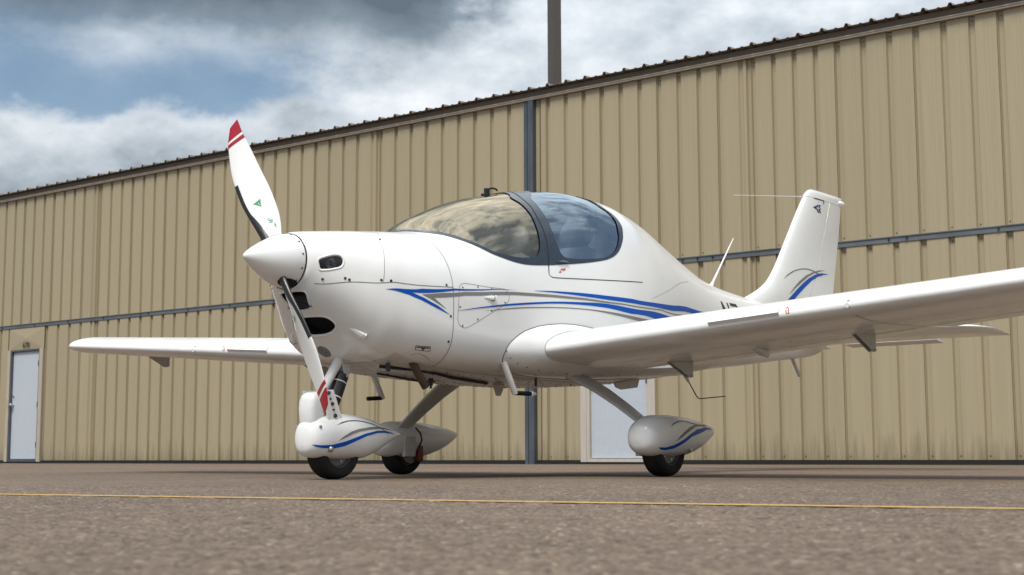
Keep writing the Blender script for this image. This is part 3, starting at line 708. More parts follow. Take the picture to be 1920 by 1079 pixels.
def yz_to_skin(y, z):
    """first station whose section holds (y, z): a point of the blunt nose"""
    lo, hi = .289, 1.0
    def inside(x):
        zt, zb, zm, w, nt, nb = [float(g(x)) for g in _f]; H, n = (zt - zm, nt) if z > zm else (zm - zb, nb)
        return (abs(y) / w) ** n + (abs(z - zm) / H) ** n <= 1
    for _ in range(40):
        m = (lo + hi) / 2
        if inside(m): hi = m
        else: lo = m
    return hi, math.atan2(-y, z - float(_f[2](hi))) % (2 * math.pi)
# openings
UPI = [yz_to_skin(y, z) for y, z in smooth_loop([(-.092, .936), (-.060, .944), (0, .944), (.060, .944), (.092, .936), (.078, .895), (.066, .866), (0, .858), (-.066, .866), (-.078, .895)], 3)]
LOI = [yz_to_skin(y, z) for y, z in smooth_loop([(-.12, .818), (-.06, .824), (0, .825), (.06, .824), (.12, .818), (.146, .792), (.138, .770), (.10, .750), (.05, .740), (0, .738), (-.05, .740), (-.10, .750), (-.138, .770), (-.146, .792)], 3)]
LENS = smooth_loop(SK['lens'], 4)
def grow(poly, k, kx=None):
    c = np.mean(poly, 0); return [tuple(c + (np.array(p) - c) * k) for p in poly]
FRONT = smooth_loop([(1.115, .30)] + SK['front_in'] + [(1.93, .16), (1.99, .0)], 5, False)
FRONT_C = [(1.102, 0.0)] + FRONT
REAR = smooth_loop([(2.26, .0), (2.10, .2)] + SK['rear_in'] + [(2.722, .28), (2.70, .14), (2.69, .0)], 5, False)
OUT = smooth_loop([(1.058, .0), (1.060, .28)] + SK['frame_out'] + [(2.765, .28), (2.745, .14), (2.735, .0)], 5, False)
def sym(p): return [(x, -ph) for x, ph in p[::-1]]
FR_FULL = FRONT + sym(FRONT); RE_FULL = REAR + sym(REAR); OUT_FULL = OUT + sym(OUT)
def shrink_test(poly, k):
    return grow(poly, k)
# skin stations
xs_c = np.concatenate([[.288, .291, .295], np.linspace(.30, .99, 76)])
split_f = pchip([.288, .33, .40, .47, .585, .70, .767, .88, .99], [2.40, 2.15, 1.86, 1.705, 1.592, 1.518, 1.482, 1.442, 1.412])
ph_u = np.array([np.linspace(-split_f(x), split_f(x), 150) for x in xs_c])
ph_l = np.array([np.linspace(split_f(x), 2 * math.pi - split_f(x), 190) for x in xs_c])
def keep_u(c): 
    q = c.copy(); q[:, 1] = np.abs(q[:, 1]); return ~pin(q, grow(LENS, 1.02))
def keep_l(c): return ~(pin(c, grow(UPI, 1.07)) | pin(c, grow(LOI, 1.06)))
skin_grid('upper_cowling', xs_c, ph_u, M['white'], keep_u)
skin_grid('lower_cowling', xs_c, ph_l, M['white'], keep_l)
xs_b = np.concatenate([np.linspace(.99, 2.9, 190), np.linspace(2.91, 6.36, 130)])
ph_b = np.array([np.linspace(-math.pi, math.pi, 281) for x in xs_b])
GL1 = grow(FR_FULL, 1.012); GL2 = grow(RE_FULL, 1.012)
_of = np.array([(x, p * .5) for x, p in dense(OUT_FULL, .02)])
def keep_b(c):
    ins = pin(c, OUT_FULL); q = np.where(ins)[0]; m = c[q] * [1, .5]
    d = np.array([np.min(np.hypot(_of[:, 0] - a, _of[:, 1] - b)) for a, b in m])
    r = np.ones(len(c), bool); r[q[d > .012]] = False; r &= ~(pin(c, FR_FULL) | pin(c, RE_FULL))
    ib = np.array([(x, p * .5) for P_ in (FR_FULL, RE_FULL) for x, p in dense(P_, .02)])
    d2 = np.array([np.min(np.hypot(ib[:, 0] - a, ib[:, 1] - b)) for a, b in m]); r[q[d2 < .0095]] = False
    return r
body = skin_grid('fuselage', xs_b, ph_b, M['white'], keep_b)
# sheet over the belly, proud by a hair, underside shade put into its colour
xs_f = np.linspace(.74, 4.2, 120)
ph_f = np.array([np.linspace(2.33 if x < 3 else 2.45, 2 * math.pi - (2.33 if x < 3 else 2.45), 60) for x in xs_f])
skin_grid('shaded_belly_sheet', xs_f, ph_f, M['belly'], None, .0016)
# canopy: two panes, frame, seam
xs_g = np.linspace(1.06, 2.0, 110); ph_g = np.array([np.linspace(-1.25, 1.25, 200) for x in xs_g])
FRG = [(x, p) for x, p in dense(FR_FULL, .03)]
def keep_g(poly):
    big = grow(poly, 1.055)
    return lambda c: pin(c, big)
ws = skin_grid('windshield', xs_g, ph_g, M['windshield'], keep_g(FR_FULL), -.004)
xs_g2 = np.linspace(1.85, 2.80, 110); ph_g2 = np.array([np.linspace(-1.2, 1.2, 200) for x in xs_g2])
rw_ = skin_grid('rear_window', xs_g2, ph_g2, M['rearglass'], keep_g(RE_FULL), -.004)
fr_ = patch('canopy_frame', OUT_FULL, M['frame'], .002, .02, holes=(FR_FULL, RE_FULL))
S_ = ([], [], [])
for sg in (1, -1):
    ribbon(S_, [(2.06, .0), (1.975, .18)] + SK['bow_seam'][:7], .006, .0032, sgn=sg)
link('canopy_seam', skin_mesh('canopy_seam', *S_, M['dark']), fr_)
S_ = ([], [], [])
for sg in (1, -1):
    ribbon(S_, SK['bow_seam'][6:], .005, .0012, sgn=sg)
link('hood_seam', skin_mesh('hood_seam', *S_, M['dark']), body)
S_ = ([], [], [])
for sg in (1, -1):
    ribbon(S_, [(x, float(split_f(x))) for x in np.linspace(.33, .99, 14)], .0035, sgn=sg)
    ribbon(S_, [(.735, .55)] + SK['vert1'][1:4] + [(.590, 1.575)], .0022, sgn=sg)
    ribbon(S_, [(.99, .0), (.99, .5), (.99, 1.0), (.99, 1.5), (.99, 2.0), (1.0, 2.2), (1.03, 2.4)], .0035, sgn=sg)
    ribbon(S_, SK['exarc'], .0022, sgn=sg)
    ribbon(S_, SK['tailline'], .0018, sgn=sg)
    ribbon(S_, SK['hatch'], .0022, closed=True, sgn=sg)
ribbon(S_, [(.735, -.55), (.728, 0), (.735, .55)], .0022)
link('panel_seams', skin_mesh('panel_seams', *S_, M['seam']), body)
V, F = discs(SK['hatch_screws'], .0055, .0022, (1, -1)); link('hatch_screws', mesh('hatch_screws', V, F, False, None, [M['screw']]), body, kind='stuff')
V, F = discs([q for q in SK['cowl_screws'] if q[0] > .40] + [(.35, 1.93), (.45, 1.70)], .0075, .003, (1, -1)); link('cowl_screws', mesh('cowl_screws', V, F, False, None, [M['screw']]), body, kind='stuff')
bs = [(x, math.pi + a) for x in np.arange(1.1, 3.4, .14) for a in (-.62, -.40, -.2, .2, .40, .62)] + [(x + .05, math.pi + a) for x in np.arange(1.05, 3.0, .10) for a in (-.7, .7)]
V, F = discs(bs, .006, .004); link('belly_rivets', mesh('belly_rivets', V, F, False, None, [M['screw']]), body, kind='stuff')
S_ = ([], [], [])
for x in (1.22, 1.75, 2.35): ribbon(S_, [(x, math.pi - .7), (x, math.pi), (x, math.pi + .7)], .004, .003)
for a in (-.45, .3): ribbon(S_, [(1.05, math.pi + a), (2.2, math.pi + a), (3.3, math.pi + a)], .004, .003)
link('belly_seams', skin_mesh('belly_seams', *S_, M['dark']), body)
# side stripes, both sides
for nm, mt, o in (('blue_arrow', 'blue', .0015), ('grey_arrow', 'grey', .0013), ('blue_upper', 'blue', .0019), ('blue_lower', 'blue', .0019), ('grey_lower', 'grey', .0013)):
    for sg in (1, -1):
        poly = smooth_loop(SK[nm], 4) if nm not in ('blue_arrow', 'grey_arrow') else SK[nm]
        pl_ = [(x, p * sg) for x, p in poly]
        if sg < 0: pl_ = pl_[::-1]
        patch(('blue' if mt == 'blue' else 'grey') + '_stripe', pl_, M[mt], o, .022, parent=body)
# registration lettering aft of the cabin, mostly hidden by the wing in the photograph
def letter_strokes(name, strokes, w, m, parent):
    V, F, N = [], [], []
    for st in strokes:
        q = np.array(dense(st, .02, False)); x, ph = q[:, 0], q[:, 1]; P = surf(x, ph); n = surf_n(x, ph); T = np.gradient(P, axis=0); T /= np.linalg.norm(T, axis=1, keepdims=True)
        B = np.cross(n, T); b = len(V); k = len(P); V += list(P + n * .0016 + B * w / 2) + list(P + n * .0016 - B * w / 2); N += list(n) * 2
        F += [(b + i, b + k + i, b + k + i + 1, b + i + 1) for i in range(k - 1)]
    return link(name, skin_mesh(name, V, F, N, m), parent)
zm_ = lambda x: float(_f[2](x))
def at_z(x, z):
    lo, hi = .2, 2.6
    for _ in range(40):
        m = (lo + hi) / 2
        if surf(x, m)[2] > z: lo = m
        else: hi = m
    return (x, lo)
letter_strokes('registration', [[at_z(4.22, 1.03), at_z(4.22, 1.205)], [at_z(4.22, 1.205), at_z(4.325, 1.03)], [at_z(4.325, 1.03), at_z(4.325, 1.205)],
                                [at_z(4.37, 1.198), at_z(4.49, 1.198)], [at_z(4.49, 1.198), at_z(4.42, 1.03)]], .024, M['print'], body)
pl_ = SK['placard']
V_ = ([], [], []); c = pl_ + [pl_[0]]
for i in range(4): ribbon(V_, [c[i], c[i + 1]], .003, .0014, sub=1)
def lerp(a, b, t): return (a[0] + (b[0] - a[0]) * t, a[1] + (b[1] - a[1]) * t)
for (t0, t1, r, w) in ((.07, .16, .3, .008), (.18, .30, .3, .008), (.33, .52, .3, .008), (.55, .70, .3, .008), (.73, .93, .3, .008), (.40, .62, .52, .006), (.47, .55, .72, .014)):
    a = lerp(lerp(pl_[0], pl_[1], t0), lerp(pl_[3], pl_[2], t0), r); b = lerp(lerp(pl_[0], pl_[1], t1), lerp(pl_[3], pl_[2], t1), r); ribbon(V_, [a, b], w, .0014, sub=1)
link('placard', skin_mesh('placard', *V_, M['print']), body)
V_ = ([], [], [])
for a, b, w in (((1.878, 1.109), (1.904, 1.102), .007), ((1.896, 1.093), (1.910, 1.073), .005), ((1.909, 1.073), (1.953, 1.064), .006), ((1.916, 1.085), (1.942, 1.079), .005)): ribbon(V_, [a, b], w, .0014, sub=1)
link('red_placard', skin_mesh('red_placard', *V_, M['redprint']), body)
# openings: lip, throat and what sits inside
def opening(name, poly, lip, depth, mlip, mthroat, inner=None, parent=None, axis=None, sgn=1, lip_off=.004, back=None):
    q = np.array(dense(poly, .012)); ctr = np.array(poly).mean(0)
    P = surf(q[:, 0], q[:, 1] * sgn); N = surf_n(q[:, 0], q[:, 1] * sgn)
    Pc = surf(ctr[0], ctr[1] * sgn); Nc = surf_n(ctr[0], ctr[1] * sgn) if axis is None else np.array(axis, float)
    T = np.roll(P, -1, 0) - np.roll(P, 1, 0); T /= np.linalg.norm(T, axis=1, keepdims=True); B = np.cross(T, N)
    if ((P + B * .01 - Pc) ** 2).sum() < ((P - Pc) ** 2).sum(): B = -B
    k = len(P)
    rings = [P + B * lip + N * .0002, P + B * lip * .8 + N * lip_off * .8, P + B * lip * .35 + N * lip_off, P + N * lip_off * .3, P - B * .003 - N * .006]
    V = np.concatenate(rings); F = [(r * k + i, r * k + (i + 1) % k, (r + 1) * k + (i + 1) % k, (r + 1) * k + i) for r in range(len(rings) - 1) for i in range(k)]
    mb = MB(); mb.add(V, F); lipo = mb.make(name, mlip, parent or plane, sharp=None)
    Q = P - B * .002 - N * .004
    C2 = (P - Pc) * .8 + Pc
    V = np.concatenate([Q, C2 - Nc * depth]); F = [(i, (i + 1) % k, k + (i + 1) % k, k + i) for i in range(k)] + [tuple(range(k, 2 * k))]
    mb = MB(); mb.add(V, F); mb.make('throat', mthroat, lipo, smooth=False)
    return lipo, P, N, Pc, Nc, B
up_, P, N, Pc, Nc, B = opening('air_inlet', UPI, .010, .07, M['white'], M['dark'], axis=(-.8, 0, -.3))
mb = MB()                                                    # radiator fins behind the grille
for z in np.linspace(.872, .936, 10): mb.box((.372, -.085, z - .0016), (.385, .085, z + .0016))
mb.make('radiator_fins', M['plastic'], up_, smooth=False)
opening('air_inlet', LOI, .012, .09, M['white'], M['dark'], axis=(-.8, 0, -.3))
for sg in (1, -1):
    lo_, P, N, Pc, Nc, B = opening('landing_light', LENS, .009, .045, M['white'], M['dark'], sgn=sg, lip_off=.0035)
    mb = MB(); k = len(P); V = np.concatenate([P * 1 - N * .004, [Pc - Nc * .002]]); mb.add(V, [(i, (i + 1) % k, k) for i in range(k)]); mb.make('lens', M['lensglass'], lo_, sharp=None)
    mb = MB(); a = np.cross(Nc, [0, 0, 1.]); a /= np.linalg.norm(a); b = np.cross(Nc, a); rr = []
    cc = Pc - Nc * .012 - np.array([.0, 0, 0]) 
    for i, (r, d) in enumerate(((.030, 0), (.026, .010), (.018, .020), (.006, .026))): rr.append([cc + (a * math.cos(t) * r + b * math.sin(t) * r) - Nc * d for t in np.linspace(0, 2 * math.pi, 16, endpoint=False)])
    mb.loft(rr, cap=False); mb.make('reflector', M['lamp'], lo_, sharp=None)
# mesh covered round vent and NACA scoop under the nose
c0 = yz_to_skin(.045, .662)
V_, F_ = [], []
def skin_disc(name, ctr, r, m, off, parent, n=24, squash=1):
    p = surf(*ctr); nn = surf_n(*ctr); a = np.cross(nn, [0, 1, 0]); a /= np.linalg.norm(a); c = np.cross(nn, a)
    V = [p + nn * off] + [p + nn * off + (a * math.cos(t) + c * math.sin(t) * squash) * r for t in np.linspace(0, 2 * math.pi, n, endpoint=False)]
    V += [p - nn * .004 + (a * math.cos(t) + c * math.sin(t) * squash) * r * 1.1 for t in np.linspace(0, 2 * math.pi, n, endpoint=False)]
    F = [(0, 1 + i, 1 + (i + 1) % n) for i in range(n)] + [(1 + i, 1 + n + i, 1 + n + (i + 1) % n, 1 + (i + 1) % n) for i in range(n)]
    mb = MB(); mb.add(V, F); return mb.make(name, m, parent, smooth=False)
skin_disc('mesh_vent', c0, .038, M['mesh'], .004, plane)
def scoop(name, pts, depth, mouth, parent=plane, sgn=1):
    """little raised scoop: apex forward, open mouth aft"""
    ap, tp, tr, bt = pts
    A = surf(ap[0], ap[1] * sgn); T1 = surf(tp[0], tp[1] * sgn); Q1 = surf(tr[0], tr[1] * sgn); Q2 = surf(bt[0], bt[1] * sgn)
    n1 = surf_n(tr[0], tr[1] * sgn); n2 = surf_n(bt[0], bt[1] * sgn)
    mid = (Q1 + Q2) / 2 + (n1 + n2) / 2 * depth
    q1 = Q1 * .9 + Q2 * .1 + n1 * depth * .85; q2 = Q2 * .9 + Q1 * .1 + n2 * depth * .85
    V = [A, T1, Q1, Q2, q1, mid, q2]
    mb = MB(); mb.add(V, [(0, 1, 4), (1, 2, 4), (0, 4, 5), (0, 5, 6), (0, 6, 3), ]); o = mb.make(name, M['white'], parent, smooth=False)
    mb = MB(); sh = (A - (Q1 + Q2) / 2); sh = sh / np.linalg.norm(sh) * .012
    mb.add([v + sh for v in (Q1, q1, mid, q2, Q2)], [(0, 1, 2, 3, 4)]); mb.make('mouth', M['dark'], o, smooth=False)
for sg in (1, -1):
    scoop('cooling_scoop', SK['naca'], .019, 'dark', sgn=sg)
    v = SK['vent']; scoop('hatch_scoop', [v[0], lerp(v[0], v[1], .5), v[1], v[2]], .022, 'dark', sgn=sg)

# ------------------------------------------------------------------ cockpit interior
xs_i = np.linspace(1.06, 2.85, 60)
ph_i = np.array([np.linspace(1.09 if x < 1.6 else 1.05 - max(0, x - 2.3) * .25, 2 * math.pi - (1.09 if x < 1.6 else 1.05 - max(0, x - 2.3) * .25), 60) for x in xs_i])
skin_grid('cockpit_tub', xs_i, ph_i, M['interior'], None, -.03)
rings = []
P = surf(np.full(60, 2.80), np.linspace(-math.pi, math.pi, 60, endpoint=False)) * [1, .96, 1]; P[:, 2] = (P[:, 2] - 1.0) * .96 + 1.0
mb = MB(); mb.add(np.concatenate([P, P + [.02, 0, 0]]), [tuple(range(60)), tuple(reversed(range(60, 120)))] + [(i, 60 + i, 60 + (i + 1) % 60, (i + 1) % 60) for i in range(60)]); mb.make('rear_bulkhead', M['interior'], plane, smooth=False)
# glare shield and instrument panel
rr = []
for x, zt, w in ((1.14, 1.325, .30), (1.25, 1.325, .37), (1.40, 1.31, .42), (1.50, 1.295, .44), (1.545, 1.275, .44), (1.55, 1.05, .43)):
    rr.append([(x, y, zt - .13 * (abs(y) / w) ** 3 - (0 if zt > 1.1 else 0)) for y in np.linspace(-w, w, 21)])
mb = MB(); V = [p for r in rr for p in r]; mb.add(V, [(i * 21 + k, i * 21 + k + 1, (i + 1) * 21 + k + 1, (i + 1) * 21 + k) for i in range(5) for k in range(20)]); ds = mb.make('instrument_panel', M['interior'], plane, fix=False)
mb = MB(); mb.tube([(1.40, -.02, 1.36), (1.45, -.02, 1.36)], [.045, .045], 20); mb.tube([(1.43, -.02, 1.30), (1.43, -.02, 1.35)], .012, 8); mb.make('compass', M['plastic'], ds)
def seat(y):
    mb = MB(); rr = []
    for t in np.linspace(0, 1, 14):                       # backrest, leaning aft, rounded top
        z = .78 + t * .62; x = 2.18 + t * .24; w = .215 * (1 - .30 * max(0, (t - .55) / .45) ** 2) if t < .93 else .215 * (.70 - (t - .93) * 3); th = .055 * (1 - .5 * t)
        if t == 1: w *= .7; th *= .5
        rr.append([(x + th * math.cos(a) * 1.0, y + w * (abs(math.sin(a)) ** .6) * (1 if math.sin(a) > 0 else -1), z) for a in np.linspace(0, 2 * math.pi, 24, endpoint=False)])
    mb.loft(rr); s = mb.make('seat', M['seat'], plane, sharp=60)
    mb = MB(); rr = []
    for t in np.linspace(0, 1, 9):
        z = 1.375 + t * .19; k = max(.25, math.sin(math.pi * (.15 + .7 * t))) ; x = 2.42 + t * .03
        rr.append([(x + .045 * k * math.cos(a), y + .125 * k ** .6 * (abs(math.sin(a)) ** .7) * (1 if math.sin(a) > 0 else -1), z) for a in np.linspace(0, 2 * math.pi, 20, endpoint=False)])
    mb.loft(rr); mb.make('headrest', M['seat'], s, sharp=60)
    mb = MB(); rr = []
    for t in np.linspace(0, 1, 8):
        x = 1.70 + t * .5; rr.append([(x, y + .21 * (abs(math.sin(a)) ** .5) * (1 if math.sin(a) > 0 else -1), .80 - .05 * t + .06 * math.cos(a)) for a in np.linspace(0, 2 * math.pi, 20, endpoint=False)])
    mb.loft(rr); mb.make('cushion', M['seat'], s, sharp=60)
seat(-.25); seat(.25)

# ------------------------------------------------------------------ spinner and propeller
HUB = 1.100
prof = pchip([0, .004, .02, .05, .09, .14, .19, .24, .283], [.001, .010, .024, .045, .069, .096, .118, .134, .1405])
mb = MB(); rr = []
for x in np.concatenate([[0, .002, .005, .01], np.linspace(.018, .283, 30)]):
    r = float(prof(x)); rr.append([(x, r * math.sin(t), HUB + r * math.cos(t)) for t in np.linspace(0, 2 * math.pi, 72, endpoint=False)])
mb.loft(rr); spin = mb.make('spinner', M['white'], plane, sharp=60)
mb = MB(); rr = []
for x, r in ((.2832, .139), (.291, .139)): rr.append([(x, r * math.sin(t), HUB + r * math.cos(t)) for t in np.linspace(0, 2 * math.pi, 48, endpoint=False)])
mb.loft(rr); mb.make('spinner_backplate', M['seam'], spin, smooth=False)
mb = MB()
for k in range(12):
    t = 2 * math.pi * (k + .35) / 12; r = .1405; x = .268; c = Vector((x, r * math.sin(t), HUB + r * math.cos(t))); n = Vector((-.15, math.sin(t), math.cos(t)))
    mb.tube([c - n * .003, c + n * .002], [.005, .004], 8)
mb.make('spinner_screws', M['screw'], spin, smooth=False, kind='stuff')
XP, RP, TH = .228, .834, math.radians(25.0)
ch = pchip([.06, .13, .20, .28, .40, .52, .64, .74, .81, .856], [.085, .100, .128, .153, .170, .164, .142, .110, .080, .056])
tw = pchip([.06, .2, .4, .6, .856], [50, 41, 28, 21, 16])
sw = pchip([.06, .2, .4, .6, .75, .856], [0, -.004, .012, .026, .026, .010])     # shift of the chord centre towards the leading edge
tk = pchip([.06, .13, .2, .4, .6, .856], [.6, .50, .32, .15, .10, .08])
def blade(th, name):
    rad = Vector((0, math.sin(th), math.cos(th))); tang = Vector((0, math.cos(th), -math.sin(th)))
    def sec(r, m=40, grow_=0.0, frac=None):
        b = math.radians(float(tw(r))); c = float(ch(r)); le = (tang * math.cos(b) + Vector((-math.sin(b), 0, 0))); nr = le.cross(rad).normalized()
        if nr.x > 0: nr = -nr                              # suction side faces forward
        o = Vector((XP, 0, HUB)) + rad * (r * RP / .856) + le * float(sw(r)); pts = []
        for k in range(m):
            a = 2 * math.pi * k / m; s = .5 + .5 * math.cos(a)              # 1 at the leading edge
            s2 = s if frac is None else 1 - (1 - s) * frac
            e = 1 - s2; yt = 5 * float(tk(r)) * (.2969 * math.sqrt(max(e, 0)) - .126 * e - .3516 * e * e + .2843 * e ** 3 - .1015 * e ** 4) * c
            # diagonal tip: trailing side reaches a little further out
            up_ = 1 if math.sin(a) >= 0 else -.45
            p = o + le * ((s2 - .5) * (c + 2 * grow_)) + nr * (yt * up_ + grow_ * (1 if math.sin(a) >= 0 else -1) * (1 if 0 < k < m and k != m // 2 else 0)) + rad * ((.5 - s2) * .030 * max(0, (r - .6) / .256))
            pts.append(p)
        return pts
    rs = list(np.linspace(.06, .80, 34)) + list(np.linspace(.815, .856, 5))
    mb = MB(); mb.loft([sec(r) for r in rs]); o = mb.make(name, M['white'], plane, sharp=50)
    def band(r0, r1, m_, nm):
        mb = MB(); mb.loft([sec(r, grow_=.0012) for r in np.linspace(r0, r1, 6)], cap=(r1 > .855)); return mb.make(nm, m_, o, sharp=50)
    band(.780, .857, M['red'], 'red_tip'); band(.742, .764, M['red'], 'red_band')
    mb = MB(); mb.loft([sec(r, grow_=.0016, frac=.13 + .26 * max(0, (.30 - r) / .18)) for r in np.linspace(.115, .50, 18)]); mb.make('leading_edge_guard', M['plastic'], o, sharp=50)
    # emblem: three-cornered green mark on the front face
    def on_face(r, s):
        q = sec(r, 40); b = math.radians(float(tw(r))); k = int(round(math.acos(max(-1, min(1, 2 * s - 1))) / (2 * math.pi) * 40)); f = q[k]
        le = (tang * math.cos(b) + Vector((-math.sin(b), 0, 0))); nr = le.cross(rad).normalized(); nr = -nr if nr.x > 0 else nr
        return f, le, nr
    return o, on_face, rad
for th in (TH, TH + math.pi):
    o, of, rad = blade(th, 'propeller_blade')
    f, le, nr = of(.345, .47)
    u, v = -le, rad; mb = MB(); R_ = .033
    corners = [f + nr * .0025 + (u * math.cos(a) + v * math.sin(a)) * R_ for a in (math.radians(52), math.radians(172), math.radians(292))]
    ctr = f + nr * .0030
    for i in range(3):
        a, b = corners[i], corners[(i + 1) % 3]; m1 = (a + b) / 2; m2 = ctr + (m1 - ctr) * .25
        V = [ctr + (a - ctr) * .96 + (m1 - a) * .04, ctr + (m1 - ctr) * .72 + (a - m1) * .15, ctr + (b - ctr) * .9 + (m1 - b) * .10, ctr + (m1 - ctr) * .16]
        mb.add(V, [(0, 1, 2, 3)])
    mb.make('green_emblem', M['green'], o, smooth=False, fix=False)
    f, le, nr = of(.205, .34); mb = MB(); u, v = -le, rad
    for (a0, b0, a1, b1) in ((-.016, .030, -.002, .034), (-.012, .020, .012, .024), (-.012, .010, .010, .014), (.012, -.004, .020, -.016)):
        mb.add([f + nr * .003 + u * a0 + v * b0, f + nr * .003 + u * a1 + v * b0, f + nr * .003 + u * a1 + v * b1, f + nr * .003 + u * a0 + v * b1], [(0, 1, 2, 3)])
    mb.make('blade_label', M['green'], o, smooth=False, fix=False)
    # dark disc laid on the spinner, painting the shade inside the cuff hole
    mb = MB(); c = Vector((XP, 0, HUB)) + rad * .112; t1 = Vector((0, rad.z, -rad.y)); x1 = Vector((1, 0, 0)); rr = []
    for f_ in (.02, .25, .5, .75, 1.0):
        ring = []
        for k in range(24):
            a = 2 * math.pi * k / 24; q = c + x1 * (math.cos(a) * .054 * f_ + .012) + t1 * math.sin(a) * .034 * f_
            d = Vector((0, q.y, q.z - HUB)).normalized(); ring.append(Vector((q.x, 0, HUB)) + d * (float(prof(min(max(q.x, 0), .283))) + .0022))
        rr.append(ring)
    mb.loft(rr, cap=False); mb.make('cuff_hole_shade', M['dark'], spin, smooth=False)
# ------------------------------------------------------------------ wings
def foil(t, e):
    """upper and lower height at chord fraction e (thickness t, light camber)"""
    yt = 5 * t * (.2969 * np.sqrt(e) - .126 * e - .3516 * e ** 2 + .2843 * e ** 3 - .1036 * e ** 4)
    m, p = .025, .38
    yc = np.where(e < p, m / p ** 2 * (2 * p * e - e ** 2), m / (1 - p) ** 2 * (1 - 2 * p + 2 * p * e - e ** 2))
    return yc + yt, yc - yt
INC0 = math.radians(1.5)
def wing_dims(a, sg):
    zt = (.853 + .068 * (a - 1.6)) if sg < 0 else (.872 + .069 * (a - 1.6))
    le = 1.63 + .014 * max(0, a - 1.5); te = 3.01 - .075 * max(0, a - .7) - .045 * max(0, a - 2.2)
    return le, te, zt - .085, .146 - .008 * max(0, a - 1)
def wing_pt(a, sg, e, up_, extra=0.0, t=None, le=None, te=None):
    L, T, z, tt = wing_dims(a, sg); L = L if le is None else le; T = T if te is None else te; tt = tt if t is None else t
    c = T - L; u, l = foil(tt, np.asarray(e, float)); h = np.where(up_, u, l) * c
    INC = INC0 * (1 - .2 * max(0, a - .8))
    x = L + np.asarray(e) * c * math.cos(INC) + h * math.sin(INC); zz = z + .0 - np.asarray(e) * c * math.sin(INC) + h * math.cos(INC) + np.where(up_, extra, -extra)
    return np.stack([x, np.full_like(x, sg * a), zz], -1)
def cosd(n, e0, e1): return e0 + (e1 - e0) * (.5 - .5 * np.cos(np.linspace(0, math.pi, n)))
def wing_ring(a, sg, e1=.99, n=34, **k):
    e = e1 * (np.linspace(0, 1, n) ** 1.7)
    U = wing_pt(a, sg, e[::-1], True, **k); Lw = wing_pt(a, sg, e[1:], False, **k)
    return np.concatenate([U, Lw])
HC = .735
def wing(sg):
    mb = MB(); A = [.60, .75, .9, 1.2, 1.6, 2.0, 2.4, 2.455, 2.8, 3.2, 3.6, 3.89]
    mb.loft([wing_ring(a, sg, HC) for a in A]); w = mb.make('wing', M['wing'], plane, sharp=40)
    mb = MB(); rr = [wing_ring(3.893, sg)]
    L, T, z, t = wing_dims(3.89, sg)
    for a, f, tt in ((3.92, .01, .95), (3.955, .035, .85), (3.985, .08, .70), (4.01, .14, .5), (4.025, .22, .3), (4.03, .34, .12)):
        rr.append(wing_ring(a, sg, t=t * tt, le=L + f * 1.0, te=T - f * .45))
    mb.loft(rr); mb.make('wing_tip', M['wing'], w, sharp=60)
    for nm, a0, a1 in (('flap', .78, 2.42), ('aileron', 2.44, 3.88)):
        rr = []
        for a in np.linspace(a0, a1, 8):
            e = HC + .012 + (1 - HC - .014) * (np.linspace(0, 1, 16) ** 1.2)
            U = wing_pt(a, sg, e[::-1], True); Lw = wing_pt(a, sg, e, False); nose = (U[-1] * .5 + Lw[0] * .5) - np.array([.018, 0, 0])
            q1 = U[-1] * .72 + Lw[0] * .28 - np.array([.013, 0, 0]); q2 = U[-1] * .28 + Lw[0] * .72 - np.array([.013, 0, 0])
            rr.append(np.concatenate([U, [q1, nose, q2], Lw]))
        mb = MB(); mb.loft(rr); mb.make(nm, M['wing'], w, sharp=50)
    # skin laps and rivet lines on the underside
    mb = MB()
    def lap(a0, a1, e0, e1, wdt=.005, up_=False):
        n = max(2, int(abs(a1 - a0) / .12) + 2); aa = np.linspace(a0, a1, n); ee = np.linspace(e0, e1, n); V = []
        for a, e in zip(aa, ee):
            p = wing_pt(a, sg, np.array([e]), up_, .0030)[0]; d = (wing_pt(a, sg, np.array([e + .003]), up_, .0030)[0] - p); d /= np.linalg.norm(d)
            if abs(a1 - a0) < .02: d = np.array([0, 1., 0])
            V += [p - d * wdt / 2, p + d * wdt / 2]
        mb.add(V, [(2 * i, 2 * i + 1, 2 * i + 3, 2 * i + 2) for i in range(n - 1)])
    lap(.75, 3.88, .30, .31); lap(.75, 3.88, .66, .66, .003); lap(.78, 3.88, HC - .002, HC - .002, .008); lap(.9, 1.25, .45, .30)  # wide dark strip at the hinge line paints the shade of the flap gap
    for a in (.95, 1.62, 2.42, 3.3):
        n = 14; V = []
        for e in np.linspace(.05 if a > 2 else .30, HC - .01, n):
            p = wing_pt(a, sg, np.array([e]), False, .0026)[0]; V += [p - [0, .002, 0], p + [0, .002, 0]]
        mb.add(V, [(2 * i, 2 * i + 1, 2 * i + 3, 2 * i + 2) for i in range(n - 1)])
    mb.make('laps_and_gap_shade', M['seam'], w, smooth=False, fix=False)
    mb = MB()
    def rivet(a, e, r=.0032):
        p = wing_pt(a, sg, np.array([e]), False, .0)[0]; mb.add([p + [-r, 0, -.0015], p + [0, r, -.0015], p + [r, 0, -.0015], p + [0, -r, -.0015]], [(0, 1, 2, 3)])
    for a in np.arange(.75, 3.88, .045): rivet(a, .635); rivet(a, .325, .0026)
    for a0 in (1.05, 1.62, 2.42, 3.3):
        for e in np.linspace(.34, .72, 16): rivet(a0 + .02, e)
    for a, e in ((1.0, .42), (1.06, .44), (1.1, .40), (1.72, .5), (1.78, .48), (1.84, .5), (1.80, .45), (2.55, .5), (2.62, .52), (2.68, .5), (2.6, .46), (3.0, .56)): rivet(a, e, .008)
    mb.make('skin_rivets', M['screw'], w, smooth=False, fix=False, kind='stuff')
    # stall strip on the leading edge and red hose mark beside it
    mb = MB(); rr = []
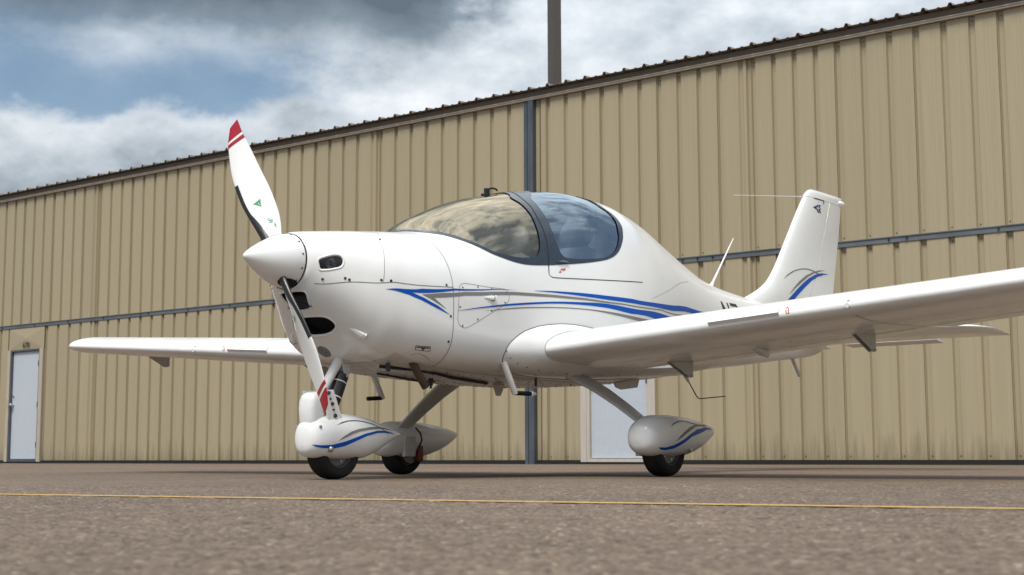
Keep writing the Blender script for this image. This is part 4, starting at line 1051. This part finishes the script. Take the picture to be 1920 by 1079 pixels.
    for a in np.linspace(1.655, 2.05, 10):
        L, T, z, t = wing_dims(a, sg); zc = z + .012
        rr.append([(L - .014, sg * a, zc), (L + .012, sg * a, zc + .032), (L + .025, sg * a, zc + .02), (L + .02, sg * a, zc - .025), (L + .006, sg * a, zc - .022)])
    mb.loft(rr); mb.make('stall_strip', M['white'], w, smooth=False)
    mb = MB(); 
    for k in range(10):
        a0 = 2 * math.pi * k / 10; a1 = 2 * math.pi * (k + 1) / 10; L, T, z, t = wing_dims(2.09, sg)
        def q(an, r): 
            zz = .022 * math.sin(an) * r; return (L - .0025 + 1.9 * zz ** 2 * 6, sg * (2.095 + .010 * math.cos(an) * r), z + .014 + zz)
        mb.add([q(a0, 1), q(a1, 1), q(a1, .62), q(a0, .62)], [(0, 1, 2, 3)])
    mb.make('red_mark', M['redprint'], w, smooth=False, fix=False)
    mb = MB(); L, T, z, t = wing_dims(2.41, sg); mb.tube([(L + .02, sg * 2.41, z + .0), (L - .008, sg * 2.41, z - .002)], [.016, .012], 12); mb.tube([(L + .03, sg * 2.41, z + .02), (L + .004, sg * 2.41, z + .03)], .008, 8)
    mb.make('pitot_fitting', M['white'], w)
    # hinge brackets under the flap and aileron hinge line
    for a in (.92, 2.10, 3.75):
        p = wing_pt(a, sg, np.array([.70]), False)[0]; f0 = wing_pt(a, sg, np.array([.55]), False)[0]
        mb = MB(); d = .085
        for o in (-.013, .013):
            mb.prism([(f0[0], f0[2] + .012), (p[0] + .075, p[2] + .012), (p[0] + .072, p[2] - d), (p[0] + .045, p[2] - d - .006)], 'y', p[1] + o - .0015, p[1] + o + .0015)
        mb.box((p[0] + .06, p[1] - .013, p[2] - d * .9), (p[0] + .063, p[1] + .013, p[2] + .01))
        mb.tube([(p[0] + .058, p[1] - .022, p[2] - d + .006), (p[0] + .058, p[1] + .022, p[2] - d + .006)], .007, 8)
        mb.make('hinge_bracket', M['gear'], w, smooth=False)
    p = wing_pt(1.50, sg, np.array([.60]), False)[0]; mb = MB(); rr = []
    for s, wd, dp in ((0, .004, .002), (.06, .02, .022), (.14, .028, .045), (.20, .02, .052), (.215, .006, .03)):
        rr.append([(p[0] + s - .1, p[1] + wd * math.cos(t), p[2] + .008 - dp * .5 - dp * .5 * math.sin(t)) for t in np.linspace(0, 2 * math.pi, 12, endpoint=False)])
    mb.loft(rr); mb.make('actuator_fairing', M['white'], w, sharp=60)
    return w
wing(-1); wing(1)
def root_fairing(sg):
    """bulged glove where the wing leading edge meets the body"""
    rr = []
    tab = [(.38, 1.30, 3.45, .698, .245), (.46, 1.315, 3.42, .698, .24), (.505, 1.345, 3.36, .698, .226), (.535, 1.39, 3.28, .699, .208), (.56, 1.445, 3.20, .700, .190), (.58, 1.505, 3.12, .7005, .174), (.60, 1.575, 3.05, .701, .158), (.618, 1.626, 3.012, .7015, .149)]
    dz = 0 if sg < 0 else .036
    for a, le, te, z, th in tab:
        rr.append(wing_ring(a, sg, .995, 40, le=le, te=te, t=th * 1.42 / (te - le) * 1.0) + np.array([0, 0, z - wing_dims(a, sg)[2] + dz]))
    mb = MB(); mb.loft(rr); f = mb.make('wing_root_fairing', M['white'], plane, sharp=60)
    # joint line where the glove meets the body
    L3 = []
    for k in range(len(rr[0])):
        line = np.array([r_[k] for r_ in rr]); ts = np.linspace(0, len(rr) - 1, 120); q = np.stack([np.interp(ts, range(len(rr)), line[:, i]) for i in range(3)], -1)
        x, y, z = q[:, 0], np.abs(q[:, 1]), q[:, 2]; zt, zb, zm, w_, nt, nb = [g(x) for g in _f]
        H = np.where(z > zm, zt - zm, zm - zb); n_ = np.where(z > zm, nt, nb); ins = (y / w_) ** n_ + (np.abs(z - zm) / H) ** n_ <= 1
        o_ = np.where(~ins)[0]
        if len(o_) and o_[0] > 0: L3.append(q[o_[0]])
    L3 = [p for p in L3 if p[0] < 2.75]
    mj = MB(); mj.tube([p + np.array([0, sg * .0008, 0]) for p in L3], .0024, 5); mj.make('joint_bead', M['seam'], f)
    mb = MB(); R_ = rr[1]; k = len(R_)
    mb2 = MB()
    for i in range(40, k - 8, 3):
        p = Vector(rr[3][i]); n = Vector((0, sg * .2, -1)); mb2.tube([p + n * -.001, p + n * .002], .0055, 6)
    mb2.make('fairing_screws', M['screw'], f, smooth=False, kind='stuff')
    # dark joint line round the glove on the body side and at the wing
    for idx, wd in ((0, .003), (-1, .003)):
        V = []; base = rr[idx] if idx else None
        if idx == 0: continue
        q = rr[-1]; m = len(q)
        for i in range(8, m - 8):
            p = q[i]; c = q.mean(0); d = (p - c) / np.linalg.norm(p - c); V += [p + d * .0012 + [0, sg * .0005, 0], p + d * .0012 + [0, sg * .0025, 0]]
        mb3 = MB(); mb3.add(V, [(2 * i, 2 * i + 1, 2 * i + 3, 2 * i + 2) for i in range(len(V) // 2 - 1)]); mb3.make('joint_line', M['seam'], f, smooth=False, fix=False)
    return f
root_fairing(-1); root_fairing(1)

# ------------------------------------------------------------------ tail
fin_le = pchip([1.15, 1.30, 1.335, 1.39, 1.46, 1.56, 1.80, 2.20, 2.27, 2.30, 2.318], [4.55, 4.92, 5.02, 5.16, 5.295, 5.41, 5.61, 5.935, 6.00, 6.045, 6.11])
fin_te = pchip([1.15, 1.40, 2.24, 2.318], [6.40, 6.455, 6.665, 6.68])
fin_th = pchip([1.15, 1.40, 1.7, 2.2, 2.29, 2.318], [.13, .118, .105, .080, .06, .012])
RUD = .60
def fin_y(x, z):
    le, te = float(fin_le(z)), float(fin_te(z)); e = min(max((x - le) / (te - le), 0), 1); th = float(fin_th(z))
    return 2.97 * th * (.5) * (.2969 * math.sqrt(e) - .126 * e - .3516 * e * e + .2843 * e ** 3 - .1036 * e ** 4) * 3.37
def fin_ring(z, e0, e1, n=26):
    e = e0 + (e1 - e0) * np.linspace(0, 1, n) ** (1.6 if e0 == 0 else 1.0); le, te = float(fin_le(z)), float(fin_te(z))
    x = le + e * (te - le); y = np.array([fin_y(q, z) for q in x])
    A = np.stack([x, -y, np.full_like(x, z)], -1); B = np.stack([x, y, np.full_like(x, z)], -1)
    return np.concatenate([A[::-1], B[1:]]) if e0 == 0 else np.concatenate([A[::-1], [[x[0] - .012, 0, z]], B])
zs = np.concatenate([np.linspace(1.15, 1.6, 16), np.linspace(1.65, 2.24, 10)])
mb = MB(); mb.loft([fin_ring(z, 0, RUD) for z in zs]); fin = mb.make('tail_fin', M['white'], plane, sharp=40)
zs2 = np.concatenate([np.linspace(1.22, 2.24, 20)])
mb = MB(); mb.loft([fin_ring(z, RUD + .012, .995) for z in zs2]); rud = mb.make('rudder', M['white'], plane, sharp=40)
mb = MB(); mb.loft([fin_ring(z, 0, .995) for z in (2.243, 2.262, 2.28, 2.293, 2.303, 2.311, 2.316, 2.318)]); cap = mb.make('fin_cap', M['white'], fin, sharp=60)
mb = MB(); rr = []
for x, r in ((6.60, .012), (6.63, .024), (6.67, .028), (6.70, .024), (6.72, .010)): rr.append([(x, r * math.sin(t), 2.268 + r * .9 * math.cos(t)) for t in np.linspace(0, 2 * math.pi, 16, endpoint=False)])
mb.loft(rr); mb.make('tail_lamp', M['white'], fin)
def fin_patch(name, poly, m, parent, off=.0015):
    P2 = dense(poly, .025); A = np.array(P2); lo = A.min(0); hi = A.max(0)
    gx, gy = np.meshgrid(np.arange(lo[0], hi[0], .03), np.arange(lo[1], hi[1], .03)); G = np.c_[gx.ravel(), gy.ravel()]
    if len(G):
        G = G[pin(G, poly)]
    if len(G): G = G[np.min(np.hypot(G[:, None, 0] - A[None, :, 0], G[:, None, 1] - A[None, :, 1]), 1) > .01]
    v, e, f, *_ = delaunay_2d_cdt([Vector(p) for p in P2] + [Vector(p) for p in G], [(i, (i + 1) % len(P2)) for i in range(len(P2))], [], 0, 1e-6)
    ok = pin([np.mean([tuple(v[i]) for i in q], 0) for q in f], poly)
    for sg in (-1, 1):
        V = [(p.x, sg * (fin_y(p.x, p.y) + off), p.y) for p in v]
        mesh_ = mesh(name, V, [tuple(q if sg < 0 else q[::-1]) for q, o in zip(f, ok) if o], False, None, [m]); link(name, mesh_, parent)
for nm, pts, m in FINP: fin_patch(nm, pts, M[m], fin)
mb = MB(); mb.tube([(4.815, 0, 2.085), (5.97, 0, 2.236)], [.0022, .0035], 8); mb.make('wire_antenna', M['white'], fin)
mb = MB(); mb.tube([(6.12, .0, 2.262), (6.50, .02, 2.45)], [.0035, .0018], 8); mb.make('wire_antenna', M['steel'], fin)
# all-moving tailplane with anti-balance tab
def stab(sg):
    rr = []
    for a, le, te, th in ((.03, 5.70, 6.46, .10), (.6, 5.735, 6.46, .095), (1.2, 5.775, 6.46, .085), (1.33, 5.80, 6.46, .08), (1.40, 5.86, 6.47, .07), (1.45, 5.96, 6.475, .05), (1.475, 6.08, 6.48, .03), (1.485, 6.22, 6.48, .01)):
        L_ = le; c = te - L_; e = np.linspace(0, 1, 24) ** 1.6; h = 5 * th * (.2969 * np.sqrt(e) - .126 * e - .3516 * e ** 2 + .2843 * e ** 3 - .1036 * e ** 4) * c
        x = L_ + e * c; z0 = 1.075 - .035 * e
        U = np.stack([x, np.full_like(x, sg * a), z0 + h], -1); D = np.stack([x, np.full_like(x, sg * a), z0 - h], -1); rr.append(np.concatenate([U[::-1], D[1:]]))
    mb = MB(); mb.loft(rr); s = mb.make('tailplane', M['wing'], plane, sharp=50)
    mb = MB(); mb.prism([(6.462, 1.046), (6.60, 1.022), (6.60, 1.016), (6.462, 1.030)], 'y', sg * .10, sg * .90); mb.make('trim_tab', M['wing'], s, smooth=False)
    # lap line
stab(-1); stab(1)
mb = MB(); mb.prism([(5.685, .885), (5.712, .888), (5.835, .742), (5.81, .742)], 'y', -.012, .012); mb.make('tail_skid', M['gear'], plane, smooth=False, bevel=.003)
mb = MB(); rr = []
for t, r in ((0, .016), (.12, .009), (.3, .0075), (.8, .005), (1, .003)): rr.append((4.452 + t * .35, 0, 1.345 + t * .405))
mb.tube(rr, [.018, .009, .0075, .005, .003], 10); wa = mb.make('whip_antenna', M['white'], plane)
mb = MB(); rr = []
for x, w_, h_ in ((4.30, .004, .002), (4.34, .022, .014), (4.42, .026, .018), (4.47, .022, .014), (4.50, .005, .003)):
    zb_ = float(_f[0](x)); rr.append([(x, w_ * math.cos(t), zb_ - .004 + h_ * max(0, math.sin(t))) for t in np.linspace(0, math.pi, 9)])
mb.loft(rr); mb.make('antenna_base', M['white'], wa)

# ------------------------------------------------------------------ undercarriage
def fairing(name, tab, y, parent=plane, cut=None, nb=2.4):
    """streamlined wheel cover; tab rows x, ztop, zbot, halfwidth"""
    T = np.array(tab); f = [pchip(T[:, 0], T[:, i]) for i in (1, 2, 3)]; rr = []
    ux = np.linspace(0, 1, 40); xs_ = T[0, 0] + (T[-1, 0] - T[0, 0]) * (.5 - .5 * np.cos(math.pi * ux)) 
    for x in xs_:
        zt, zb, w = [float(g(x)) for g in f]; zc = (zt + zb) / 2; H = (zt - zb) / 2; ring = []
        for t in np.linspace(0, 2 * math.pi, 40, endpoint=False):
            c, s = math.cos(t), math.sin(t); n = 2.2 if c > 0 else nb; r = ((abs(s) / w) ** n + (abs(c) / H) ** n) ** (-1 / n); ring.append((x, y + r * s, zc + r * c))
        rr.append(ring)
    mb = MB(); mb.loft(rr); return mb.make(name, M['white'], parent, sharp=60), f
def wheel(x, y, R_, W_, parent, name='wheel'):
    def ring(r, o): return [(x + r * math.sin(t), y + o, R_ + max(-R_ + .0005, r * math.cos(t))) for t in np.linspace(0, 2 * math.pi, 64, endpoint=False)]
    prof = [(.58, -.40), (.70, -.49), (.84, -.5), (.93, -.43), (.975, -.33), (.975, -.29), (.968, -.285), (.968, -.265), (.985, -.26), (1.0, -.13), (.992, -.12), (.992, -.10), (1.0, -.09), (1.0, .09), (.992, .10), (.992, .12), (1.0, .13), (.985, .26), (.968, .265), (.968, .285), (.975, .29), (.975, .33), (.93, .43), (.84, .5), (.70, .49), (.58, .40)]
    mb = MB(); mb.loft([ring(R_ * r, W_ * o) for r, o in prof], cap=False); w = mb.make(name, M['black'], parent, sharp=25)
    mb = MB(); mb.loft([ring(R_ * r, W_ * o) for r, o in ((.59, -.41), (.55, -.42), (.50, -.30), (.25, -.24), (.22, -.40), (.10, -.42), (.02, -.42))], cap=False)
    mb.loft([ring(R_ * r, W_ * o) for r, o in ((.59, .41), (.55, .42), (.50, .30), (.25, .24), (.22, .40), (.10, .42), (.02, .42))], cap=False)
    mb.make('rim', M['alu'], w, sharp=40)
    mb = MB()
    for k in range(5):
        t = 2 * math.pi * k / 5 + .3
        for s in (-1, 1): mb.tube([(x + R_ * .38 * math.sin(t), y + s * W_ * .24, R_ + R_ * .38 * math.cos(t)), (x + R_ * .38 * math.sin(t), y + s * W_ * .33, R_ + R_ * .38 * math.cos(t))], .008, 6)
    mb.make('rim_bolts', M['steel'], w, smooth=False)
    return w
def side_mark(name, pts, m, f, y, sg, parent, off=.0016, xflip=False):
    """print on the flank of a wheel cover: pts in (x, z)"""
    P2 = dense(pts, .018); A = np.array(P2); lo = A.min(0); hi = A.max(0)
    v, e, fc, *_ = delaunay_2d_cdt([Vector(p) for p in P2], [(i, (i + 1) % len(P2)) for i in range(len(P2))], [], 0, 1e-7)
    ok = pin([np.mean([tuple(v[i]) for i in q], 0) for q in fc], pts) if len(fc) else []
    V = []
    for p in v:
        zt, zb, w = [float(g(p.x)) for g in f]; zc = (zt + zb) / 2; H = (zt - zb) / 2; n = 2.2 if p.y > zc else 2.4
        q = min(abs(p.y - zc) / H, .995); yy = w * (1 - q ** n) ** (1 / n); V.append((p.x, y + sg * (yy + off), p.y))
    mb = MB(); mb.add(V, [tuple(q) for q, o in zip(fc, ok) if o]); return mb.make(name, M[m], parent, smooth=True, fix=False)
MAIN = [(1.950, .228, .196, .015), (1.958, .264, .162, .050), (1.980, .297, .138, .080), (2.03, .325, .120, .103), (2.10, .341, .112, .114), (2.22, .343, .110, .116), (2.36, .336, .114, .108), (2.50, .322, .142, .088), (2.62, .304, .182, .060), (2.72, .282, .232, .030), (2.762, .268, .258, .008)]
def main_gear(sg):
    Y = 1.0 * sg
    leg_pts = [(2.10, .38, .60, .115, .020), (2.115, .50, .565, .10, .018), (2.13, .64, .49, .085, .016), (2.14, .78, .40, .072, .014), (2.145, .90, .315, .062, .013), (2.145, .96, .262, .056, .012), (2.145, .965, .20, .056, .012)]
    mb = MB(); rr = []
    for i, (x, a, z, w_, th) in enumerate(leg_pts):
        j0 = leg_pts[max(i - 1, 0)]; j1 = leg_pts[min(i + 1, 6)]; d = Vector((0, j1[1] - j0[1], j1[2] - j0[2])).normalized(); n = Vector((0, -d.z, d.y))
        sec = []
        for t in np.linspace(0, 2 * math.pi, 20, endpoint=False):
            c, s = math.cos(t), math.sin(t); k = (abs(c) ** 3 + abs(s) ** 3) ** (-1 / 3)
            sec.append((x + w_ * c * k, sg * (a + n.y * th * s * k), z + n.z * th * s * k))
        rr.append(sec)
    mb.loft(rr); leg = mb.make('main_gear_leg', M['gear'], plane, sharp=40)
    fa, f = fairing('wheel_fairing', MAIN, Y)
    wheel(2.215, Y, .150, .125, plane, 'main_wheel')
    # brake disc, caliper and axle bracket on the inboard face
    yi = Y - sg * .085
    mb = MB(); mb.tube([(2.20, yi - .004, .150), (2.20, yi + .004, .150)], .078, 28); dsc = mb.make('brake_disc', M['alu'], plane)
    mb = MB(); mb.box((2.245, min(yi - sg * .03, yi + sg * .02), .085), (2.30, max(yi - sg * .03, yi + sg * .02), .185)); mb.make('brake_caliper', M['caliper'], dsc, smooth=False, bevel=.01)
    yo = Y - sg * .122
    mb = MB(); mb.box((2.115, min(yo, yo + sg * .03), .115), (2.215, max(yo, yo + sg * .03), .245)); br = mb.make('axle_bracket', M['gear'], fa, smooth=False, bevel=.004)
    mb = MB()
    for bx in (2.13, 2.165, 2.20):
        for bz in (.13, .165, .20, .232): mb.tube([(bx, yo + sg * .002, bz), (bx, yo - sg * .006, bz)], .006, 6)
    mb.make('bracket_bolts', M['gear'], br, smooth=False)
    mb = MB(); mb.tube([(2.20, yo - sg * .01, .30), (2.225, yo - sg * .03, .265), (2.235, yo - sg * .035, .22), (2.26, yo + sg * .01, .18)], .006, 8); mb.make('brake_hose', M['plastic'], leg)
    for nm, pts, m in MAINP: side_mark(nm, pts, m, f, Y, sg, fa, .0016 if m != 'blue' else .0021)
    mb = MB(); zt, zb, w_ = [float(g(2.37)) for g in f]; mb.tube([(2.345, Y + sg * (w_ - .012), .150), (2.345, Y + sg * (w_ - .002), .150)], [.014, .012], 12); mb.make('access_screw', M['steel'], fa)
main_gear(-1); main_gear(1)
NOSE = [(.402, .225, .175, .016), (.407, .262, .148, .045), (.422, .292, .128, .070), (.455, .316, .114, .092), (.52, .334, .106, .110), (.62, .340, .102, .116), (.76, .332, .102, .110), (.88, .312, .128, .090), (.99, .282, .176, .058), (1.09, .254, .220, .024), (1.125, .240, .232, .006)]
nf, nfn = fairing('nose_wheel_fairing', NOSE, 0.0)
wheel(.625, 0.0, .147, .125, plane, 'nose_wheel')
for sg in (-1, 1):
    for nm, pts, m in NOSEP: side_mark(nm, pts, m, nfn, 0.0, sg, nf, .0016 if m != 'blue' else .0021)
    zt, zb, w_ = [float(g(.45)) for g in nfn]
    mb = MB(); mb.tube([(.452, sg * (w_ - .006), .268), (.452, sg * (w_ + .001), .268)], [.008, .007], 10); mb.make('access_screw', M['steel'], nf)
    zt, zb, w_ = [float(g(.51)) for g in nfn]
    mb = MB(); mb.tube([(.515, sg * (w_ - .02), .155), (.515, sg * (w_ - .006), .155), (.515, sg * (w_ + .002), .155)], [.016, .016, .009], 12); mb.make('axle_nut', M['steel'], nf)
# nose strut: fairing block, fork cheeks with bolts, slanted tube, shock absorber boot
mb = MB(); rr = []
for z, x0, x1, w_ in ((.282, .422, .535, .052), (.30, .418, .53, .055), (.36, .415, .525, .058), (.40, .420, .52, .058), (.428, .432, .517, .054), (.442, .45, .510, .045), (.448, .47, .49, .025)):
    rr.append([((x0 + x1) / 2 + (x1 - x0) / 2 * math.copysign(abs(math.cos(t)) ** .55, math.cos(t)), w_ * math.copysign(abs(math.sin(t)) ** .6, math.sin(t)), z) for t in np.linspace(0, 2 * math.pi, 32, endpoint=False)])
mb.loft(rr); ns = mb.make('strut_fairing', M['white'], plane, sharp=60)
mb = MB()
for sg in (-1, 1): mb.prism([(.475, .452), (.548, .458), (.602, .335), (.618, .29), (.515, .285)], 'y', sg * .070, sg * .080)
fk = mb.make('strut_fork', M['white'], plane, smooth=False, bevel=.003)
mb = MB()
for sg in (-1, 1):
    for bx, bz, r in ((.510, .440, .011), (.537, .385, .011), (.558, .325, .012), (.522, .410, .006), (.545, .355, .006)): mb.tube([(bx, sg * .079, bz), (bx, sg * .088, bz)], [r, r * .8], 8)
mb.make('fork_bolts', M['screw'], fk, smooth=False)
mb = MB(); mb.tube([(.50, 0, .40), (.575, 0, .50), (.672, 0, .635)], [.026, .024, .026], 18); tb = mb.make('strut_tube', M['white'], plane)
mb = MB(); lug = [(.655, .60), (.715, .60), (.705, .545), (.685, .525), (.665, .55)]; mb.prism(lug, 'y', -.035, -.027); mb.prism(lug, 'y', .027, .035)
mb.tube([(.69, -.042, .565), (.69, .042, .565)], .010, 8); mb.tube([(.682, -.042, .535), (.682, .042, .535)], .008, 8); mb.make('strut_lug', M['gear'], tb, smooth=False)
mb = MB(); A_, B_ = Vector((.685, 0, .555)), Vector((.590, 0, .335)); sh_ = []
for t, r in ((0, .018), (.06, .040), (.5, .040), (.9, .036), (1, .02)): sh_.append((A_.lerp(B_, t), r))
mb.tube([p for p, r in sh_], [r for p, r in sh_], 20); sk = mb.make('shock_absorber', M['plastic'], plane, sharp=40)
for t in (.24, .60): 
    mb = MB(); mb.tube([A_.lerp(B_, t - .012), A_.lerp(B_, t + .012)], .0412, 20); mb.make('white_ring', M['white'], sk)
# steps, exhaust, antennas and fittings under the belly
def step(sg):
    mb = MB(); mb.tube([(1.41, sg * .50, .625), (1.425, sg * .50, .60), (1.505, sg * .50, .465), (1.512, sg * .50, .455)], [.017, .018, .017, .015], 14); s = mb.make('boarding_step', M['white'], plane)
    mb = MB(); mb.tube([(1.505, sg * .50, .459), (1.64, sg * .505, .459)] if sg < 0 else [(1.505, .50, .459), (1.40, .515, .452)], .0125, 14); mb.make('rubber_grip', M['black'], s)
    if sg < 0:
        mb = MB(); mb.tube([(1.64, -.505, .459), (1.645, -.505, .459), (1.685, -.507, .459)], [.010, .017, .008], 10); mb.make('end_cap', M['white'], s, smooth=False)
step(-1); step(1)
mb = MB(); mb.tube([(.885, -.30, .625), (.935, -.31, .545), (.985, -.32, .478)], .022, 20, cap=False); mb.tube([(.985, -.32, .478), (.935, -.31, .545)], .019, 20, cap=False); mb.make('exhaust_pipe', M['exhaust'], plane)
mb = MB(); z0 = .545
mb.tube([(1.268, -.10, z0), (1.268, -.10, .532), (1.268, -.10, .530), (1.268, -.10, .524), (1.268, -.10, .522), (1.268, -.10, .505), (1.268, -.10, .503), (1.268, -.10, .488)], [.014, .014, .026, .026, .012, .012, .006, .008], 12); mb.make('drain_valve', M['plastic'], plane, smooth=False)
mb = MB(); rr = []
for z, x0, x1, w_ in ((.545, 1.915, 2.035, .016), (.53, 1.925, 2.03, .012), (.505, 1.94, 2.022, .007), (.472, 1.955, 2.0, .004)): rr.append([((x0 + x1) / 2 + (x1 - x0) / 2 * math.cos(t), w_ * math.sin(t), z) for t in np.linspace(0, 2 * math.pi, 16, endpoint=False)])
mb.loft(rr); mb.make('blade_antenna', M['gear'], plane, sharp=50)
mb = MB(); mb.prism([(2.72, .60), (3.04, .62), (3.01, .548), (2.83, .528), (2.77, .54)], 'y', -.306, -.296); mb.make('belly_strake', M['gear'], plane, smooth=False, bevel=.003)
mb = MB(); mb.tube([(4.06, 0, .715), (4.085, 0, .68), (4.13, 0, .63)], [.022, .018, .007], 10); ba = mb.make('bent_antenna', M['gear'], plane)
mb = MB(); mb.tube([(4.125, 0, .637), (4.22, 0, .545), (4.245, 0, .526), (4.275, 0, .522), (4.633, 0, .550)], .0042, 8); mb.make('antenna_rod', M['screw'], ba)
mb = MB(); mb.tube([(.80, -.16, .585), (1.0, -.22, .575), (1.15, -.24, .562), (1.35, -.18, .548), (1.75, -.10, .535)], .009, 8); mb.tube([(1.0, .05, .565), (1.25, .10, .552), (1.6, .22, .542)], .006, 8); mb.tube([(.78, -.24, .60), (.78, -.24, .555)], .012, 8); mb.tube([(1.80, -.42, .555), (1.80, -.42, .508)], .008, 8); mb.make('belly_hoses', M['plastic'], plane)
# scoop and bracket on top of the canopy
mb = MB(); zc = float(_f[0](1.86))
mb.box((1.838, -.018, zc - .008), (1.918, .018, zc + .006)); mb.box((1.856, -.010, zc + .006), (1.892, .010, zc + .040))
ch_ = mb.make('canopy_vent', M['plastic'], plane, smooth=False, bevel=.003)
mb = MB(); mb.tube([(1.885, 0, zc + .036), (1.91, 0, zc + .046), (1.94, 0, zc + .050), (1.965, 0, zc + .046), (1.972, 0, zc + .038)], [.008, .007, .006, .006, .005], 8); mb.make('vent_arm', M['plastic'], ch_)
la_ = [np.array(surf(*q)) for q in SK['latch']]; ln_ = surf_n(*SK['latch'][0])
mb = MB(); mb.add([la_[0] + ln_ * .003, la_[1] + ln_ * .003, la_[2] + ln_ * .003, la_[0] + ln_ * .014, la_[1] + ln_ * .014, la_[2] + ln_ * .014], [(0, 1, 2), (3, 5, 4), (0, 3, 4, 1), (1, 4, 5, 2), (2, 5, 3, 0)]); mb.make('canopy_latch', M['steel'], plane, smooth=False)
